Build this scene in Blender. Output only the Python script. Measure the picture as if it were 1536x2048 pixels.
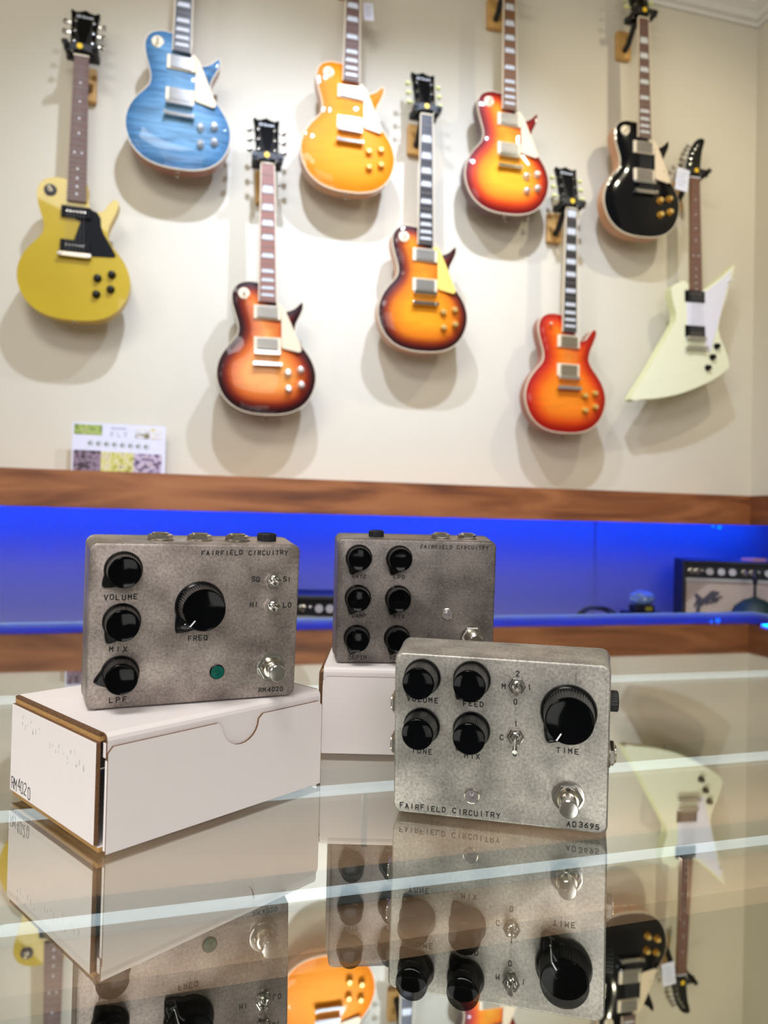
import bpy, bmesh, math, random
from mathutils import Matrix, Vector
from mathutils.geometry import delaunay_2d_cdt
random.seed(7)
for o in list(bpy.data.objects): bpy.data.objects.remove(o)
S = bpy.context.scene; C = S.collection
PI = math.pi
# ------------------------------------------------------------------ camera
F_PX, PITCH, ROLL, CAM_Z = 1446.86, 0.0155, 0.0235, 0.1624
cd = bpy.data.cameras.new('camera'); cam = bpy.data.objects.new('camera', cd); C.objects.link(cam)
Fv = Vector((0, math.cos(PITCH), math.sin(PITCH))); R0 = Vector((1, 0, 0)); U0 = R0.cross(Fv)
Rv = R0*math.cos(ROLL) + U0*math.sin(ROLL); Uv = -R0*math.sin(ROLL) + U0*math.cos(ROLL)
cam.matrix_world = Matrix(((Rv.x, Uv.x, -Fv.x, 0), (Rv.y, Uv.y, -Fv.y, 0), (Rv.z, Uv.z, -Fv.z, CAM_Z), (0, 0, 0, 1)))
cd.sensor_fit = 'HORIZONTAL'; cd.sensor_width = 36; cd.lens = 36*F_PX/1536
cd.clip_start = 0.01
cd.dof.use_dof = True; cd.dof.focus_distance = 0.435; cd.dof.aperture_fstop = 13.0
S.camera = cam
S.view_settings.view_transform = 'Standard'; S.view_settings.look = 'None'
S.view_settings.gamma = 1; S.view_settings.use_curve_mapping = False
S.view_settings.exposure = 0.0
# ------------------------------------------------------------------ wall frame: s along the wall, n towards the room, z up (z=0 is the counter glass)
TH = 0.2537; D0 = 2.4122
ud = Vector((math.cos(TH), math.sin(TH), 0)); nd = Vector((math.sin(TH), -math.cos(TH), 0))
def WP(s, n, z): return Vector((0, D0, 0)) + ud*s + nd*n + Vector((0, 0, z))
WM = Matrix(((ud.x, -nd.x, 0, 0), (ud.y, -nd.y, 0, D0), (0, 0, 1, 0), (0, 0, 0, 1)))   # local x=s, y=-n, z
# ------------------------------------------------------------------ world and lights
w = bpy.data.worlds.new('world'); S.world = w; w.use_nodes = True
w.node_tree.nodes['Background'].inputs[0].default_value = (1.0, 0.93, 0.80, 1)
w.node_tree.nodes['Background'].inputs[1].default_value = 0.17
def spot(name, s, n, z, ts, tn, tz, power, col, size, ang, blend=.6):
    l = bpy.data.lights.new(name, 'SPOT'); l.energy = power; l.color = col; l.shadow_soft_size = size
    l.spot_size = ang; l.spot_blend = blend
    o = bpy.data.objects.new(name, l); C.objects.link(o); p = WP(s, n, z); o.location = p
    o.rotation_euler = (WP(ts, tn, tz)-p).to_track_quat('-Z', 'Y').to_euler(); return o
spot('spotlight', -.50, 1.00, 2.32, -.40, -.23, .42, 150, (.68, .77, 1.0), .03, 1.55, 1.0)
spot('spotlight', .22, 1.00, 2.32, .30, -.23, .42, 150, (.68, .77, 1.0), .03, 1.55, 1.0)
spot('spotlight', 1.25, 1.05, 2.32, 1.15, -.23, .85, 40, (1.0, .9, .7), .035, 1.8, .9)
def area(name, loc, tgt, power, col, sx, sy):
    l = bpy.data.lights.new(name, 'AREA'); l.shape = 'RECTANGLE'; l.size = sx; l.size_y = sy; l.energy = power; l.color = col
    o = bpy.data.objects.new(name, l); C.objects.link(o); o.location = loc
    o.rotation_euler = (Vector(tgt)-Vector(loc)).to_track_quat('-Z', 'Y').to_euler(); return o
area('ceiling_panel_light', (-.5, -.4, 2.3), (0, .3, 0), 45, (1, .97, .93), 1.2, .6)
area('soft_fill_light', (.7, -2.6, 1.6), (0, .4, .1), 48, (1, .96, .97), 1.6, 1.4)  # soft fill added behind the camera to brighten the box fronts, no window modelled
area('soft_fill_light', (-2.2, -1.5, 1.6), (0, .5, .1), 26, (1, .98, .97), 1.4, 1.2)  # unseen soft light added from behind left, brightens the left box sides
# ------------------------------------------------------------------ materials
def lin(c): return tuple(((x/255)/12.92 if x/255 <= .04045 else ((x/255+.055)/1.055)**2.4) for x in c) + (1,)
MATS = {}
def mat(name, col, rough=.5, metal=0.0, **kw):
    if name in MATS: return MATS[name]
    m = bpy.data.materials.new(name); m.use_nodes = True; nt = m.node_tree; b = nt.nodes['Principled BSDF']
    c = lin(col) if max(col[:3]) > 1.001 else tuple(col[:3])+(1,)
    b.inputs['Base Color'].default_value = c
    b.inputs['Roughness'].default_value = rough; b.inputs['Metallic'].default_value = metal
    if 'coat' in kw: b.inputs['Coat Weight'].default_value = kw['coat']; b.inputs['Coat Roughness'].default_value = .05
    if 'spec' in kw: b.inputs['Specular IOR Level'].default_value = kw['spec']
    if 'emit' in kw:
        b.inputs['Emission Color'].default_value = tuple(kw['emit'])+(1,); b.inputs['Emission Strength'].default_value = kw['estr']
    v = kw.get('noise', .06); sc = kw.get('scale', 40)
    tc = nt.nodes.new('ShaderNodeTexCoord'); n = nt.nodes.new('ShaderNodeTexNoise'); n.inputs['Scale'].default_value = sc; n.inputs['Detail'].default_value = 4
    nt.links.new(tc.outputs['Object'], n.inputs['Vector'])
    mp = nt.nodes.new('ShaderNodeMapRange'); mp.inputs['To Min'].default_value = 1-v; mp.inputs['To Max'].default_value = 1+v
    nt.links.new(n.outputs['Fac'], mp.inputs['Value'])
    h = nt.nodes.new('ShaderNodeHueSaturation'); h.inputs['Color'].default_value = c
    nt.links.new(mp.outputs['Result'], h.inputs['Value']); nt.links.new(h.outputs['Color'], b.inputs['Base Color'])
    if kw.get('bump'):
        bp = nt.nodes.new('ShaderNodeBump'); bp.inputs['Strength'].default_value = kw['bump']; bp.inputs['Distance'].default_value = .001
        nt.links.new(n.outputs['Fac'], bp.inputs['Height']); nt.links.new(bp.outputs['Normal'], b.inputs['Normal'])
    MATS[name] = m; return m
def ramp(nt, stops, inter='LINEAR'):
    r = nt.nodes.new('ShaderNodeValToRGB'); r.color_ramp.interpolation = inter; e = r.color_ramp.elements
    e[0].position = stops[0][0]; e[0].color = lin(stops[0][1]); e[1].position = stops[-1][0]; e[1].color = lin(stops[-1][1])
    for p, c in stops[1:-1]: x = e.new(p); x.color = lin(c)
    return r
def mapped(nt, scale, coord='Object', rot=(0, 0, 0)):
    tc = nt.nodes.new('ShaderNodeTexCoord'); mp = nt.nodes.new('ShaderNodeMapping')
    mp.inputs['Scale'].default_value = scale; mp.inputs['Rotation'].default_value = rot
    nt.links.new(tc.outputs[coord], mp.inputs['Vector']); return mp
def wood(name, stops, scale, rough=.35, coat=.3, rot=(0, 0, 0)):
    m = bpy.data.materials.new(name); m.use_nodes = True; nt = m.node_tree; b = nt.nodes['Principled BSDF']
    mp = mapped(nt, scale, rot=rot); n = nt.nodes.new('ShaderNodeTexNoise'); n.inputs['Scale'].default_value = 1; n.inputs['Detail'].default_value = 6; n.inputs['Distortion'].default_value = .6
    nt.links.new(mp.outputs['Vector'], n.inputs['Vector']); r = ramp(nt, stops); nt.links.new(n.outputs['Fac'], r.inputs['Fac'])
    nt.links.new(r.outputs['Color'], b.inputs['Base Color']); b.inputs['Roughness'].default_value = rough; b.inputs['Coat Weight'].default_value = coat
    MATS[name] = m; return m
def metal_case(name, dark, light, seed):
    m = bpy.data.materials.new(name); m.use_nodes = True; nt = m.node_tree; b = nt.nodes['Principled BSDF']
    def noise(sc, rot, scale, detail=5, dist=0.0):
        m0 = mapped(nt, (1, 1, 1), rot=rot); mp = nt.nodes.new('ShaderNodeMapping'); mp.inputs['Scale'].default_value = scale; nt.links.new(m0.outputs['Vector'], mp.inputs['Vector']); mp.inputs['Location'].default_value = (seed, seed*2, seed*3)
        n = nt.nodes.new('ShaderNodeTexNoise'); n.inputs['Scale'].default_value = sc; n.inputs['Detail'].default_value = detail; n.inputs['Distortion'].default_value = dist
        nt.links.new(mp.outputs['Vector'], n.inputs['Vector']); return n
    a = noise(45, (0, 0, 0), (1, 1, 1), 6); r = ramp(nt, [(.32, dark), (.68, light)]); nt.links.new(a.outputs['Fac'], r.inputs['Fac'])
    g = noise(620, (0, 0, 0), (1, 1, 1), 4); gr = nt.nodes.new('ShaderNodeMapRange'); gr.inputs['From Min'].default_value = .3; gr.inputs['From Max'].default_value = .7; gr.inputs['To Min'].default_value = .72; gr.inputs['To Max'].default_value = 1.24
    nt.links.new(g.outputs['Fac'], gr.inputs['Value'])
    h = nt.nodes.new('ShaderNodeHueSaturation'); nt.links.new(r.outputs['Color'], h.inputs['Color']); nt.links.new(gr.outputs['Result'], h.inputs['Value'])
    col = h.outputs['Color']
    for i, (ang, sc) in enumerate(((.5, 300), (-.7, 380), (1.35, 330), (2.3, 420), (2.9, 340))):        # fine hairline scratches in several directions
        sn = noise(1, (0, ang, 0), (sc*9, sc*3, sc*1.5), 3, .5)
        sr = nt.nodes.new('ShaderNodeMapRange'); sr.inputs['From Min'].default_value = .655; sr.inputs['From Max'].default_value = .73; sr.inputs['To Max'].default_value = .6
        nt.links.new(sn.outputs['Fac'], sr.inputs['Value'])
        mx = nt.nodes.new('ShaderNodeMix'); mx.data_type = 'RGBA'; nt.links.new(sr.outputs['Result'], mx.inputs['Factor'])
        nt.links.new(col, mx.inputs[6]); mx.inputs[7].default_value = lin((205, 200, 190)); col = mx.outputs[2]
    dk = noise(160, (0, 0, 0), (1, 1, .6), 3, .4); dr = nt.nodes.new('ShaderNodeMapRange'); dr.inputs['From Min'].default_value = .67; dr.inputs['From Max'].default_value = .8; dr.inputs['To Max'].default_value = .7
    nt.links.new(dk.outputs['Fac'], dr.inputs['Value'])
    mx = nt.nodes.new('ShaderNodeMix'); mx.data_type = 'RGBA'; nt.links.new(dr.outputs['Result'], mx.inputs['Factor']); nt.links.new(col, mx.inputs[6]); mx.inputs[7].default_value = lin((70, 66, 62))
    nt.links.new(mx.outputs[2], b.inputs['Base Color'])
    b.inputs['Metallic'].default_value = .55; b.inputs['Roughness'].default_value = .42
    bp = nt.nodes.new('ShaderNodeBump'); bp.inputs['Strength'].default_value = .12; bp.inputs['Distance'].default_value = .0004
    nt.links.new(g.outputs['Fac'], bp.inputs['Height']); nt.links.new(bp.outputs['Normal'], b.inputs['Normal'])
    return m
def burst(name, stops, flame=.25, dirx=1.0, fscale=26, rough=.5, coat=.28):
    """guitar lacquer: colour by distance from the rim (attribute 'edge'), with figured maple stripes"""
    m = bpy.data.materials.new(name); m.use_nodes = True; nt = m.node_tree; b = nt.nodes['Principled BSDF']
    at = nt.nodes.new('ShaderNodeAttribute'); at.attribute_name = 'edge'
    r = ramp(nt, stops); nt.links.new(at.outputs['Fac'], r.inputs['Fac'])
    mp = mapped(nt, (4*dirx, 4, fscale)); n = nt.nodes.new('ShaderNodeTexNoise'); n.inputs['Scale'].default_value = 1.6; n.inputs['Detail'].default_value = 3; n.inputs['Distortion'].default_value = 1.2
    nt.links.new(mp.outputs['Vector'], n.inputs['Vector'])
    mr = nt.nodes.new('ShaderNodeMapRange'); mr.inputs['From Min'].default_value = .3; mr.inputs['From Max'].default_value = .7; mr.inputs['To Min'].default_value = 1-flame; mr.inputs['To Max'].default_value = 1+flame*.7
    nt.links.new(n.outputs['Fac'], mr.inputs['Value']); h = nt.nodes.new('ShaderNodeHueSaturation')
    nt.links.new(r.outputs['Color'], h.inputs['Color']); nt.links.new(mr.outputs['Result'], h.inputs['Value']); nt.links.new(h.outputs['Color'], b.inputs['Base Color'])
    b.inputs['Roughness'].default_value = rough; b.inputs['Specular IOR Level'].default_value = .15; b.inputs['Coat Weight'].default_value = coat; b.inputs['Coat Roughness'].default_value = .03
    MATS[name] = m; return m
cream = mat('cream_plastic', (232, 218, 188), .5, spec=.2); blackp = mat('black_plastic', (8, 9, 11), .2, spec=.22, noise=.02); blackm = mat('black_rubber', (16, 17, 20), .5)
chrome = mat('chrome', (205, 203, 198), .16, 1.0, noise=.03); nickel = mat('nickel', (190, 182, 165), .22, 1.0, noise=.04); white = mat('white_plastic', (235, 235, 240), .3)
gold = mat('gold_knob', (205, 150, 50), .25, .35); amber = mat('amber_knob', (196, 140, 50), .2); silverk = mat('silver_knob', (225, 222, 215), .2, .7)
pearl = mat('pearl_inlay', (215, 218, 220), .25); rose = mat('rosewood', (104, 70, 58), .5, scale=60, noise=.2); rosel = mat('pale_rosewood', (150, 98, 84), .4, scale=60, noise=.15)
ebony = mat('ebony', (34, 32, 36), .35, noise=.1); yellowst = mat('yellow_sticker', (240, 196, 20), .4); steel = mat('string_steel', (120, 118, 112), .45, .7)
ink = mat('black_ink', (18, 18, 18), .6, noise=.02); kraft = mat('kraft_cardboard_edge', (176, 134, 78), .85, scale=900, noise=.45, bump=.6); kraftd = mat('dark_corrugated_edge', (104, 72, 44), .9, scale=700, noise=.6, bump=.8)
cardw = mat('white_cardboard', (226, 219, 217), .55, scale=120, noise=.015)
# ------------------------------------------------------------------ mesh helpers
def obj(name, bm, m, parent=None, loc=None, smooth=False, mats=None, bevel=0):
    me = bpy.data.meshes.new(name); bmesh.ops.recalc_face_normals(bm, faces=bm.faces[:]); bm.to_mesh(me); bm.free()
    o = bpy.data.objects.new(name, me); C.objects.link(o)
    for x in (mats or [m]): me.materials.append(x)
    if parent: o.parent = parent
    if loc is not None: o.location = loc
    if smooth:
        for p in me.polygons: p.use_smooth = True
        es = o.modifiers.new('split', 'EDGE_SPLIT'); es.split_angle = math.radians(38)
    if bevel:
        bv = o.modifiers.new('bevel', 'BEVEL'); bv.width = bevel; bv.segments = 2; bv.limit_method = 'ANGLE'
    return o
def tag(o, label=None, cat=None, group=None, kind=None):
    for k, v in (('label', label), ('category', cat), ('group', group), ('kind', kind)):
        if v: o[k] = v
    return o
def thing(name, label, cat, M=None, group=None):
    o = bpy.data.objects.new(name, None); C.objects.link(o); o.empty_display_size = .02
    if M is not None: o.matrix_world = M
    return tag(o, label, cat, group)
def box(bm, x0, x1, y0, y1, z0, z1, mi=0):
    vs = [bm.verts.new((x, y, z)) for z in (z0, z1) for y in (y0, y1) for x in (x0, x1)]
    fs = [(0, 1, 3, 2), (4, 6, 7, 5), (0, 4, 5, 1), (2, 3, 7, 6), (0, 2, 6, 4), (1, 5, 7, 3)]
    r = [bm.faces.new([vs[i] for i in f]) for f in fs]
    for f in r: f.material_index = mi
    return r
def BX(*a):
    bm = bmesh.new(); box(bm, *a); return bm
def xf(bm, M, start=0):
    bm.verts.ensure_lookup_table()
    for v in bm.verts[start:]: v.co = M @ v.co
AX = {'z': Matrix.Identity(4), 'y': Matrix.Rotation(PI/2, 4, 'X'), 'x': Matrix.Rotation(PI/2, 4, 'Y')}
def lathe(bm, prof, axis='z', loc=(0, 0, 0), seg=32, shape=None, mi=0, cap0=True, cap1=True):
    """prof: list of (radius, height) along axis; axis 'y' runs from +height toward -y (towards the viewer of a face)"""
    M = Matrix.Translation(loc) @ AX[axis]; rings = []
    for r, h in prof:
        ring = []
        for i in range(seg):
            a = 2*PI*i/seg; k = shape(a, r, h) if shape else 1.0
            ring.append(bm.verts.new(M @ Vector((r*k*math.cos(a), r*k*math.sin(a), h))))
        rings.append(ring)
    for A, B in zip(rings, rings[1:]):
        for i in range(seg):
            f = bm.faces.new((A[i], A[(i+1) % seg], B[(i+1) % seg], B[i])); f.material_index = mi
    if cap0: f = bm.faces.new(rings[0][::-1]); f.material_index = mi
    if cap1: f = bm.faces.new(rings[-1]); f.material_index = mi
    return bm
def LA(prof, axis='z', loc=(0, 0, 0), seg=32, shape=None): return lathe(bmesh.new(), prof, axis, loc, seg, shape)
def tube(bm, pts, r, seg=8):
    pts = [Vector(p) for p in pts]; rings = []
    for i, p in enumerate(pts):
        t = (pts[min(i+1, len(pts)-1)]-pts[max(i-1, 0)]).normalized(); a = t.orthogonal().normalized() if i == 0 else (pa - t*pa.dot(t)).normalized(); pa = a; b = t.cross(a)
        rings.append([bm.verts.new(p+(a*math.cos(2*PI*k/seg)+b*math.sin(2*PI*k/seg))*r) for k in range(seg)])
    for A, B in zip(rings, rings[1:]):
        for k in range(seg): bm.faces.new((A[k], A[(k+1) % seg], B[(k+1) % seg], B[k]))
    bm.faces.new(rings[0][::-1]); bm.faces.new(rings[-1]); return bm
def prism(bm, pts, y0, y1, mi=0, mi_side=None):
    """polygon in xz, extruded from y0 to y1"""
    A = [bm.verts.new((x, y0, z)) for x, z in pts]; B = [bm.verts.new((x, y1, z)) for x, z in pts]
    f = bm.faces.new(A); f.material_index = mi; f = bm.faces.new(B[::-1]); f.material_index = mi
    for i in range(len(pts)):
        j = (i+1) % len(pts); f = bm.faces.new((A[i], B[i], B[j], A[j])); f.material_index = mi if mi_side is None else mi_side
    return bm
def PR(pts, y0, y1): return prism(bmesh.new(), pts, y0, y1)
def catmull(P, n=5, closed=True):
    out = []; L = len(P)
    for i in range(L):
        p0, p1, p2, p3 = (Vector(P[(i+k) % L]) for k in (-1, 0, 1, 2))
        for k in range(n):
            t = k/n; out.append(tuple(.5*((2*p1)+(-p0+p2)*t+(2*p0-5*p1+4*p2-p3)*t*t+(-p0+3*p1-3*p2+p3)*t**3)))
    return out
# stamped lettering built character by character
GL = {}
def glyph(ch, off=.028, shear=0.0):
    k = (ch, off, shear)
    if k not in GL:
        cu = bpy.data.curves.new('g', 'FONT'); cu.body = ch; cu.size = 1; cu.offset = off; cu.extrude = .03; cu.resolution_u = 3; cu.align_x = 'CENTER'; cu.shear = shear
        o = bpy.data.objects.new('g', cu); C.objects.link(o); bpy.context.view_layer.update()
        me = bpy.data.meshes.new_from_object(o.evaluated_get(bpy.context.evaluated_depsgraph_get()))
        GL[k] = ([tuple(v.co) for v in me.vertices], [tuple(p.vertices) for p in me.polygons])
        bpy.data.objects.remove(o); bpy.data.curves.remove(cu); bpy.data.meshes.remove(me)
    return GL[k]
def letters(name, text, cx, cz, pitch, h, y, parent, m=None, jit=0, off=.028, left=False, slope=0, shear=0, depth=None, wfac=1.0):
    """text on a face whose plane is xz and whose outside is -y; h is the cap height"""
    bm = bmesh.new(); s = h/.7; x0 = cx if left else cx-pitch*(len(text)-1)/2; rnd = random.Random(text)
    for i, ch in enumerate(text):
        if ch == ' ': continue
        vs, fs = glyph(ch, off, shear); a = rnd.uniform(-1, 1)*jit*.06; dx = rnd.uniform(-1, 1)*jit*h*.05; dz = rnd.uniform(-1, 1)*jit*h*.09
        nv = []
        for vx, vy, vz in vs:
            px, pz = vx*s*wfac, (vy-.35)*s; qx = px*math.cos(a)-pz*math.sin(a); qz = px*math.sin(a)+pz*math.cos(a)
            nv.append(bm.verts.new((x0+i*pitch+qx+dx, y-vz*s*(depth or 1), cz+qz+dz+slope*i*pitch)))
        for f in fs:
            try: bm.faces.new([nv[j] for j in f])
            except ValueError: pass
    return obj(name, bm, m or ink, parent)
SF = {'A': ['0,0 2,6 4,0', '.8,2.2 3.2,2.2'], 'C': ['4,5 3,6 1,6 0,5 0,1 1,0 3,0 4,1'], 'D': ['0,0 0,6 2.6,6 4,4.6 4,1.4 2.6,0 0,0'], 'E': ['4,0 0,0 0,6 4,6', '0,3 3,3'], 'F': ['0,0 0,6 4,6', '0,3 3,3'],
 'G': ['4,5 3,6 1,6 0,5 0,1 1,0 3,0 4,1 4,2.8 2.4,2.8'], 'H': ['0,0 0,6', '4,0 4,6', '0,3 4,3'], 'I': ['2,0 2,6'], 'L': ['0,6 0,0 4,0'], 'M': ['0,0 0,6 2,2.6 4,6 4,0'], 'N': ['0,0 0,6 4,0 4,6'], 'O': ['1,0 0,1 0,5 1,6 3,6 4,5 4,1 3,0 1,0'],
 'P': ['0,0 0,6 3,6 4,5.2 4,3.6 3,2.8 0,2.8'], 'Q': ['1,0 0,1 0,5 1,6 3,6 4,5 4,1 3,0 1,0', '2.4,1.6 4,-.2'], 'R': ['0,0 0,6 3,6 4,5.2 4,3.8 3,3 0,3', '2,3 4,0'], 'S': ['0,.8 1,0 3,0 4,.9 4,2.2 3,3 1,3.1 0,4 0,5.2 1,6 3,6 4,5.2'],
 'T': ['2,0 2,6', '0,6 4,6'], 'U': ['0,6 0,1 1,0 3,0 4,1 4,6'], 'V': ['0,6 2,0 4,6'], 'X': ['0,0 4,6', '0,6 4,0'], 'Y': ['0,6 2,3 4,6', '2,3 2,0'],
 '0': ['1,0 .3,1 .3,5 1,6 3,6 3.7,5 3.7,1 3,0 1,0'], '1': ['2,0 2,6 1.3,5.3'], '2': ['.2,5 1,6 3,6 3.8,5 3.8,4 .2,0 4,0'], '3': ['.3,5.2 1,6 3,6 3.8,5.2 3.8,3.8 3,3.1 1.6,3.1', '3,3.1 4,2.4 4,1 3,0 1,0 .2,.8'],
 '4': ['3,0 3,6 0,1.8 4,1.8'], '5': ['3.8,6 .5,6 .4,3.4 2.6,3.6 3.8,2.6 3.8,1 2.8,0 1,0 .2,.8'], '6': ['3.4,6 1.2,4 .2,2.2 .3,1 1.2,0 2.8,0 3.8,1 3.8,2.2 2.8,3.2 .6,3'], '9': ['.6,0 2.8,2 3.8,3.8 3.7,5 2.8,6 1.2,6 .2,5 .2,3.8 1.2,2.8 3.6,3.2']}
def strokes(name, text, cx, cz, pitch, h, y, parent, m, jit=1.0, left=False, slope=0, wt=.15, asp=.62, th=.00012):
    bm = bmesh.new(); x0 = cx if left else cx-pitch*(len(text)-1)/2; rnd = random.Random(text+str(cx)); r = h*wt/2
    for i, ch in enumerate(text):
        if ch == ' ': continue
        a = rnd.uniform(-1, 1)*jit*.05; dx = rnd.uniform(-1, 1)*jit*h*.05; dz = rnd.uniform(-1, 1)*jit*h*.10; k = h/6
        for li, line in enumerate(SF[ch]):
            P = []
            for q in line.split():
                u, v = q.split(','); px = (float(u)-2)*k*asp*1.5; pz = (float(v)-3)*k
                P.append(Vector((x0+i*pitch+dx+px*math.cos(a)-pz*math.sin(a), cz+slope*i*pitch+dz+px*math.sin(a)+pz*math.cos(a))))
            for j in range(len(P)-1):
                p, q = P[j], P[j+1]; d = (q-p).normalized(); n = Vector((-d.y, d.x)); ring = []
                for t in range(10):
                    an = PI/2+PI*t/4 if t < 5 else -PI/2+PI*(t-5)/4
                    c = p if t < 5 else q; w = d*math.cos(an)*r+n*math.sin(an)*r; ring.append((c.x+w.x, c.y+w.y))
                prism(bm, ring, y-th-.000002*(j+li*7), y)
    return obj(name, bm, m, parent)
# ================================================================== SETTING
wallm = mat('cream_wall_paint', (212, 206, 187), .7, scale=6, noise=.02)
woodm = wood('shelf_wood', [(.25, (72, 38, 18)), (.42, (126, 72, 36)), (.58, (160, 100, 56)), (.8, (178, 118, 72))], (2.2, 8, 16), rough=.5, coat=.1)
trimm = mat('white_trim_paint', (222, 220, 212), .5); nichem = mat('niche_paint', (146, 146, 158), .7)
SL = 1.452; SW = 1.655   # inner corner of back and right walls
def struct(name, bm, m, M=WM, bevel=0):
    o = obj(name, bm, m, bevel=bevel); o.matrix_world = M; o['kind'] = 'structure'; return o
struct('wall_back', BX(-3.2, SW+.1, .23, .31, .30, 2.44), wallm)
struct('wall_right', BX(SW, SW+.08, -2.6, .23, .30, 2.44), wallm)
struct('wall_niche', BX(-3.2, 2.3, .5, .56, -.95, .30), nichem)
struct('ceiling', BX(-3.2, SW, -1.9, .23, 2.44, 2.5), mat('ceiling_paint', (172, 160, 108), .8))
struct('floor', BX(-3.4, 2.6, -4.2, .6, -1.0, -.95), wood('floor_wood', [(.3, (90, 66, 46)), (.7, (128, 96, 68))], (3, 20, 3)))
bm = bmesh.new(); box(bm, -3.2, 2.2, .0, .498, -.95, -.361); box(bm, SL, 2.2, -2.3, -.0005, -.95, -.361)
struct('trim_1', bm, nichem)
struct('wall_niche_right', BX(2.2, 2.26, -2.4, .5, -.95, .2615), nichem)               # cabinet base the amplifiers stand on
# crown moulding, mitred round the corner
prof = [(0, 2.303), (.012, 2.303), (.014, 2.318), (.030, 2.322), (.036, 2.345), (.062, 2.365), (.074, 2.392), (.098, 2.398), (.105, 2.418), (.128, 2.422), (.128, 2.44), (0, 2.44)]
bm = bmesh.new(); secs = []
for kind in (0, 1, 2):
    sec = []
    for d, z in prof:
        if kind == 0: p = (-3.2, .23-d, z)
        elif kind == 1: p = (SW-d, .23-d, z)
        else: p = (SW-d, -2.6, z)
        sec.append(bm.verts.new(p))
    secs.append(sec)
for A, B in zip(secs, secs[1:]):
    for i in range(len(prof)): j = (i+1) % len(prof); bm.faces.new((A[i], A[j], B[j], B[i]))
struct('trim_2', bm, trimm)
# wooden ledge: fascia and deck, turning the corner
bm = bmesh.new()
ZB, ZT = .1875, .300
SL = 1.452
box(bm, -3.2, SL, 0, .022, ZB, ZT); box(bm, -3.2, SL, .022, .499, .262, ZT-.001)
led = struct('trim_3', bm, woodm)
bm = bmesh.new(); box(bm, SL, SL+.022, -2.4, .022, ZB, ZT); box(bm, SL+.022, 2.29, -2.4, .499, .262, ZT-.001)
struct('trim_4', bm, wood('shelf_wood_right', [(.25, (66, 34, 16)), (.5, (112, 62, 30)), (.8, (140, 84, 46))], (8, 2.2, 14), rough=.5, coat=.1))
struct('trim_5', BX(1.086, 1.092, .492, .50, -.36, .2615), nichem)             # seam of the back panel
# ================================================================== GLASS COUNTER
GA = 0.285
GM = Matrix.Translation((-.104, 1.2275, 0)) @ Matrix.Rotation(GA, 4, 'Z')
def glass_mat(name, fac, tint, fresnel):
    m = bpy.data.materials.new(name); m.use_nodes = True; nt = m.node_tree; nt.nodes.remove(nt.nodes['Principled BSDF']); out = nt.nodes['Material Output']
    t = nt.nodes.new('ShaderNodeBsdfTransparent'); t.inputs[0].default_value = tint; g = nt.nodes.new('ShaderNodeBsdfGlossy'); g.inputs['Roughness'].default_value = 0.0; g.inputs[0].default_value = (.97, .97, .93, 1)
    mx = nt.nodes.new('ShaderNodeMixShader'); nt.links.new(t.outputs[0], mx.inputs[1]); nt.links.new(g.outputs[0], mx.inputs[2]); nt.links.new(mx.outputs[0], out.inputs['Surface'])
    tc = nt.nodes.new('ShaderNodeTexCoord'); n = nt.nodes.new('ShaderNodeTexNoise'); n.inputs['Scale'].default_value = 3; nt.links.new(tc.outputs['Object'], n.inputs['Vector'])
    if fresnel:
        lw = nt.nodes.new('ShaderNodeLayerWeight'); lw.inputs['Blend'].default_value = .5
        p5 = nt.nodes.new('ShaderNodeMath'); p5.operation = 'POWER'; p5.inputs[1].default_value = 5; nt.links.new(lw.outputs['Facing'], p5.inputs[0])
        ma = nt.nodes.new('ShaderNodeMath'); ma.operation = 'MULTIPLY_ADD'; ma.inputs[1].default_value = .96; ma.inputs[2].default_value = .04; nt.links.new(p5.outputs[0], ma.inputs[0]); nt.links.new(ma.outputs[0], mx.inputs[0])
    else:
        mr = nt.nodes.new('ShaderNodeMapRange'); mr.inputs['To Min'].default_value = fac-.01; mr.inputs['To Max'].default_value = fac+.01
        nt.links.new(n.outputs['Fac'], mr.inputs['Value']); nt.links.new(mr.outputs['Result'], mx.inputs[0])
    return m
case = thing('display_case', 'glass-topped display counter in the foreground reflecting everything on it', 'display case', GM)
def open_geom():
    bm = bmesh.new(); fs = box(bm, -.95, .90, -1.5, 0, -.0024, -.0002)
    for f in fs:
        f.normal_update(); z = f.calc_center_median().z
        f.material_index = 1 if z < -.0023 else (0 if z > -.0003 else 2)
    return bm
gt = obj('glass_top', open_geom(), None, case, mats=[glass_mat('counter_glass', 0, (.97, .985, .97, 1), True), glass_mat('mirror_coated_glass_underside', .66, (.95, .96, .93, 1), False), mat('glass_edge_green', (170, 200, 185), .1)])
casew = wood('case_wood', [(.3, (122, 92, 66)), (.7, (156, 122, 90))], (3, 14, 3), rough=.6, coat=0)
greyf = mat('grey_felt', (62, 62, 58), .9)
obj('end_panel', BX(-.95, -.93, -1.5, -.01, -.92, -.003), casew, case); obj('end_panel', BX(.88, .90, -1.5, -.01, -.92, -.003), casew, case)
obj('back_panel', BX(-.93, .88, -.035, -.01, -.92, -.003), casew, case)
obj('base_panel', BX(-.93, .88, -1.48, -.035, -.34, -.32), greyf, case)
# wooden inner shelf with flat grey strips just under the lamps
obj('inner_shelf', BX(-.93, .88, -.77, -.035, -.112, -.100), casew, case)
for y0, y1 in ((-.722, -.676), (-.52, -.46), (-.16, -.10)):
    obj('grey_strip', BX(-.93, .88, y0, y1, -.0995, -.0965), greyf, case)
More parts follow.
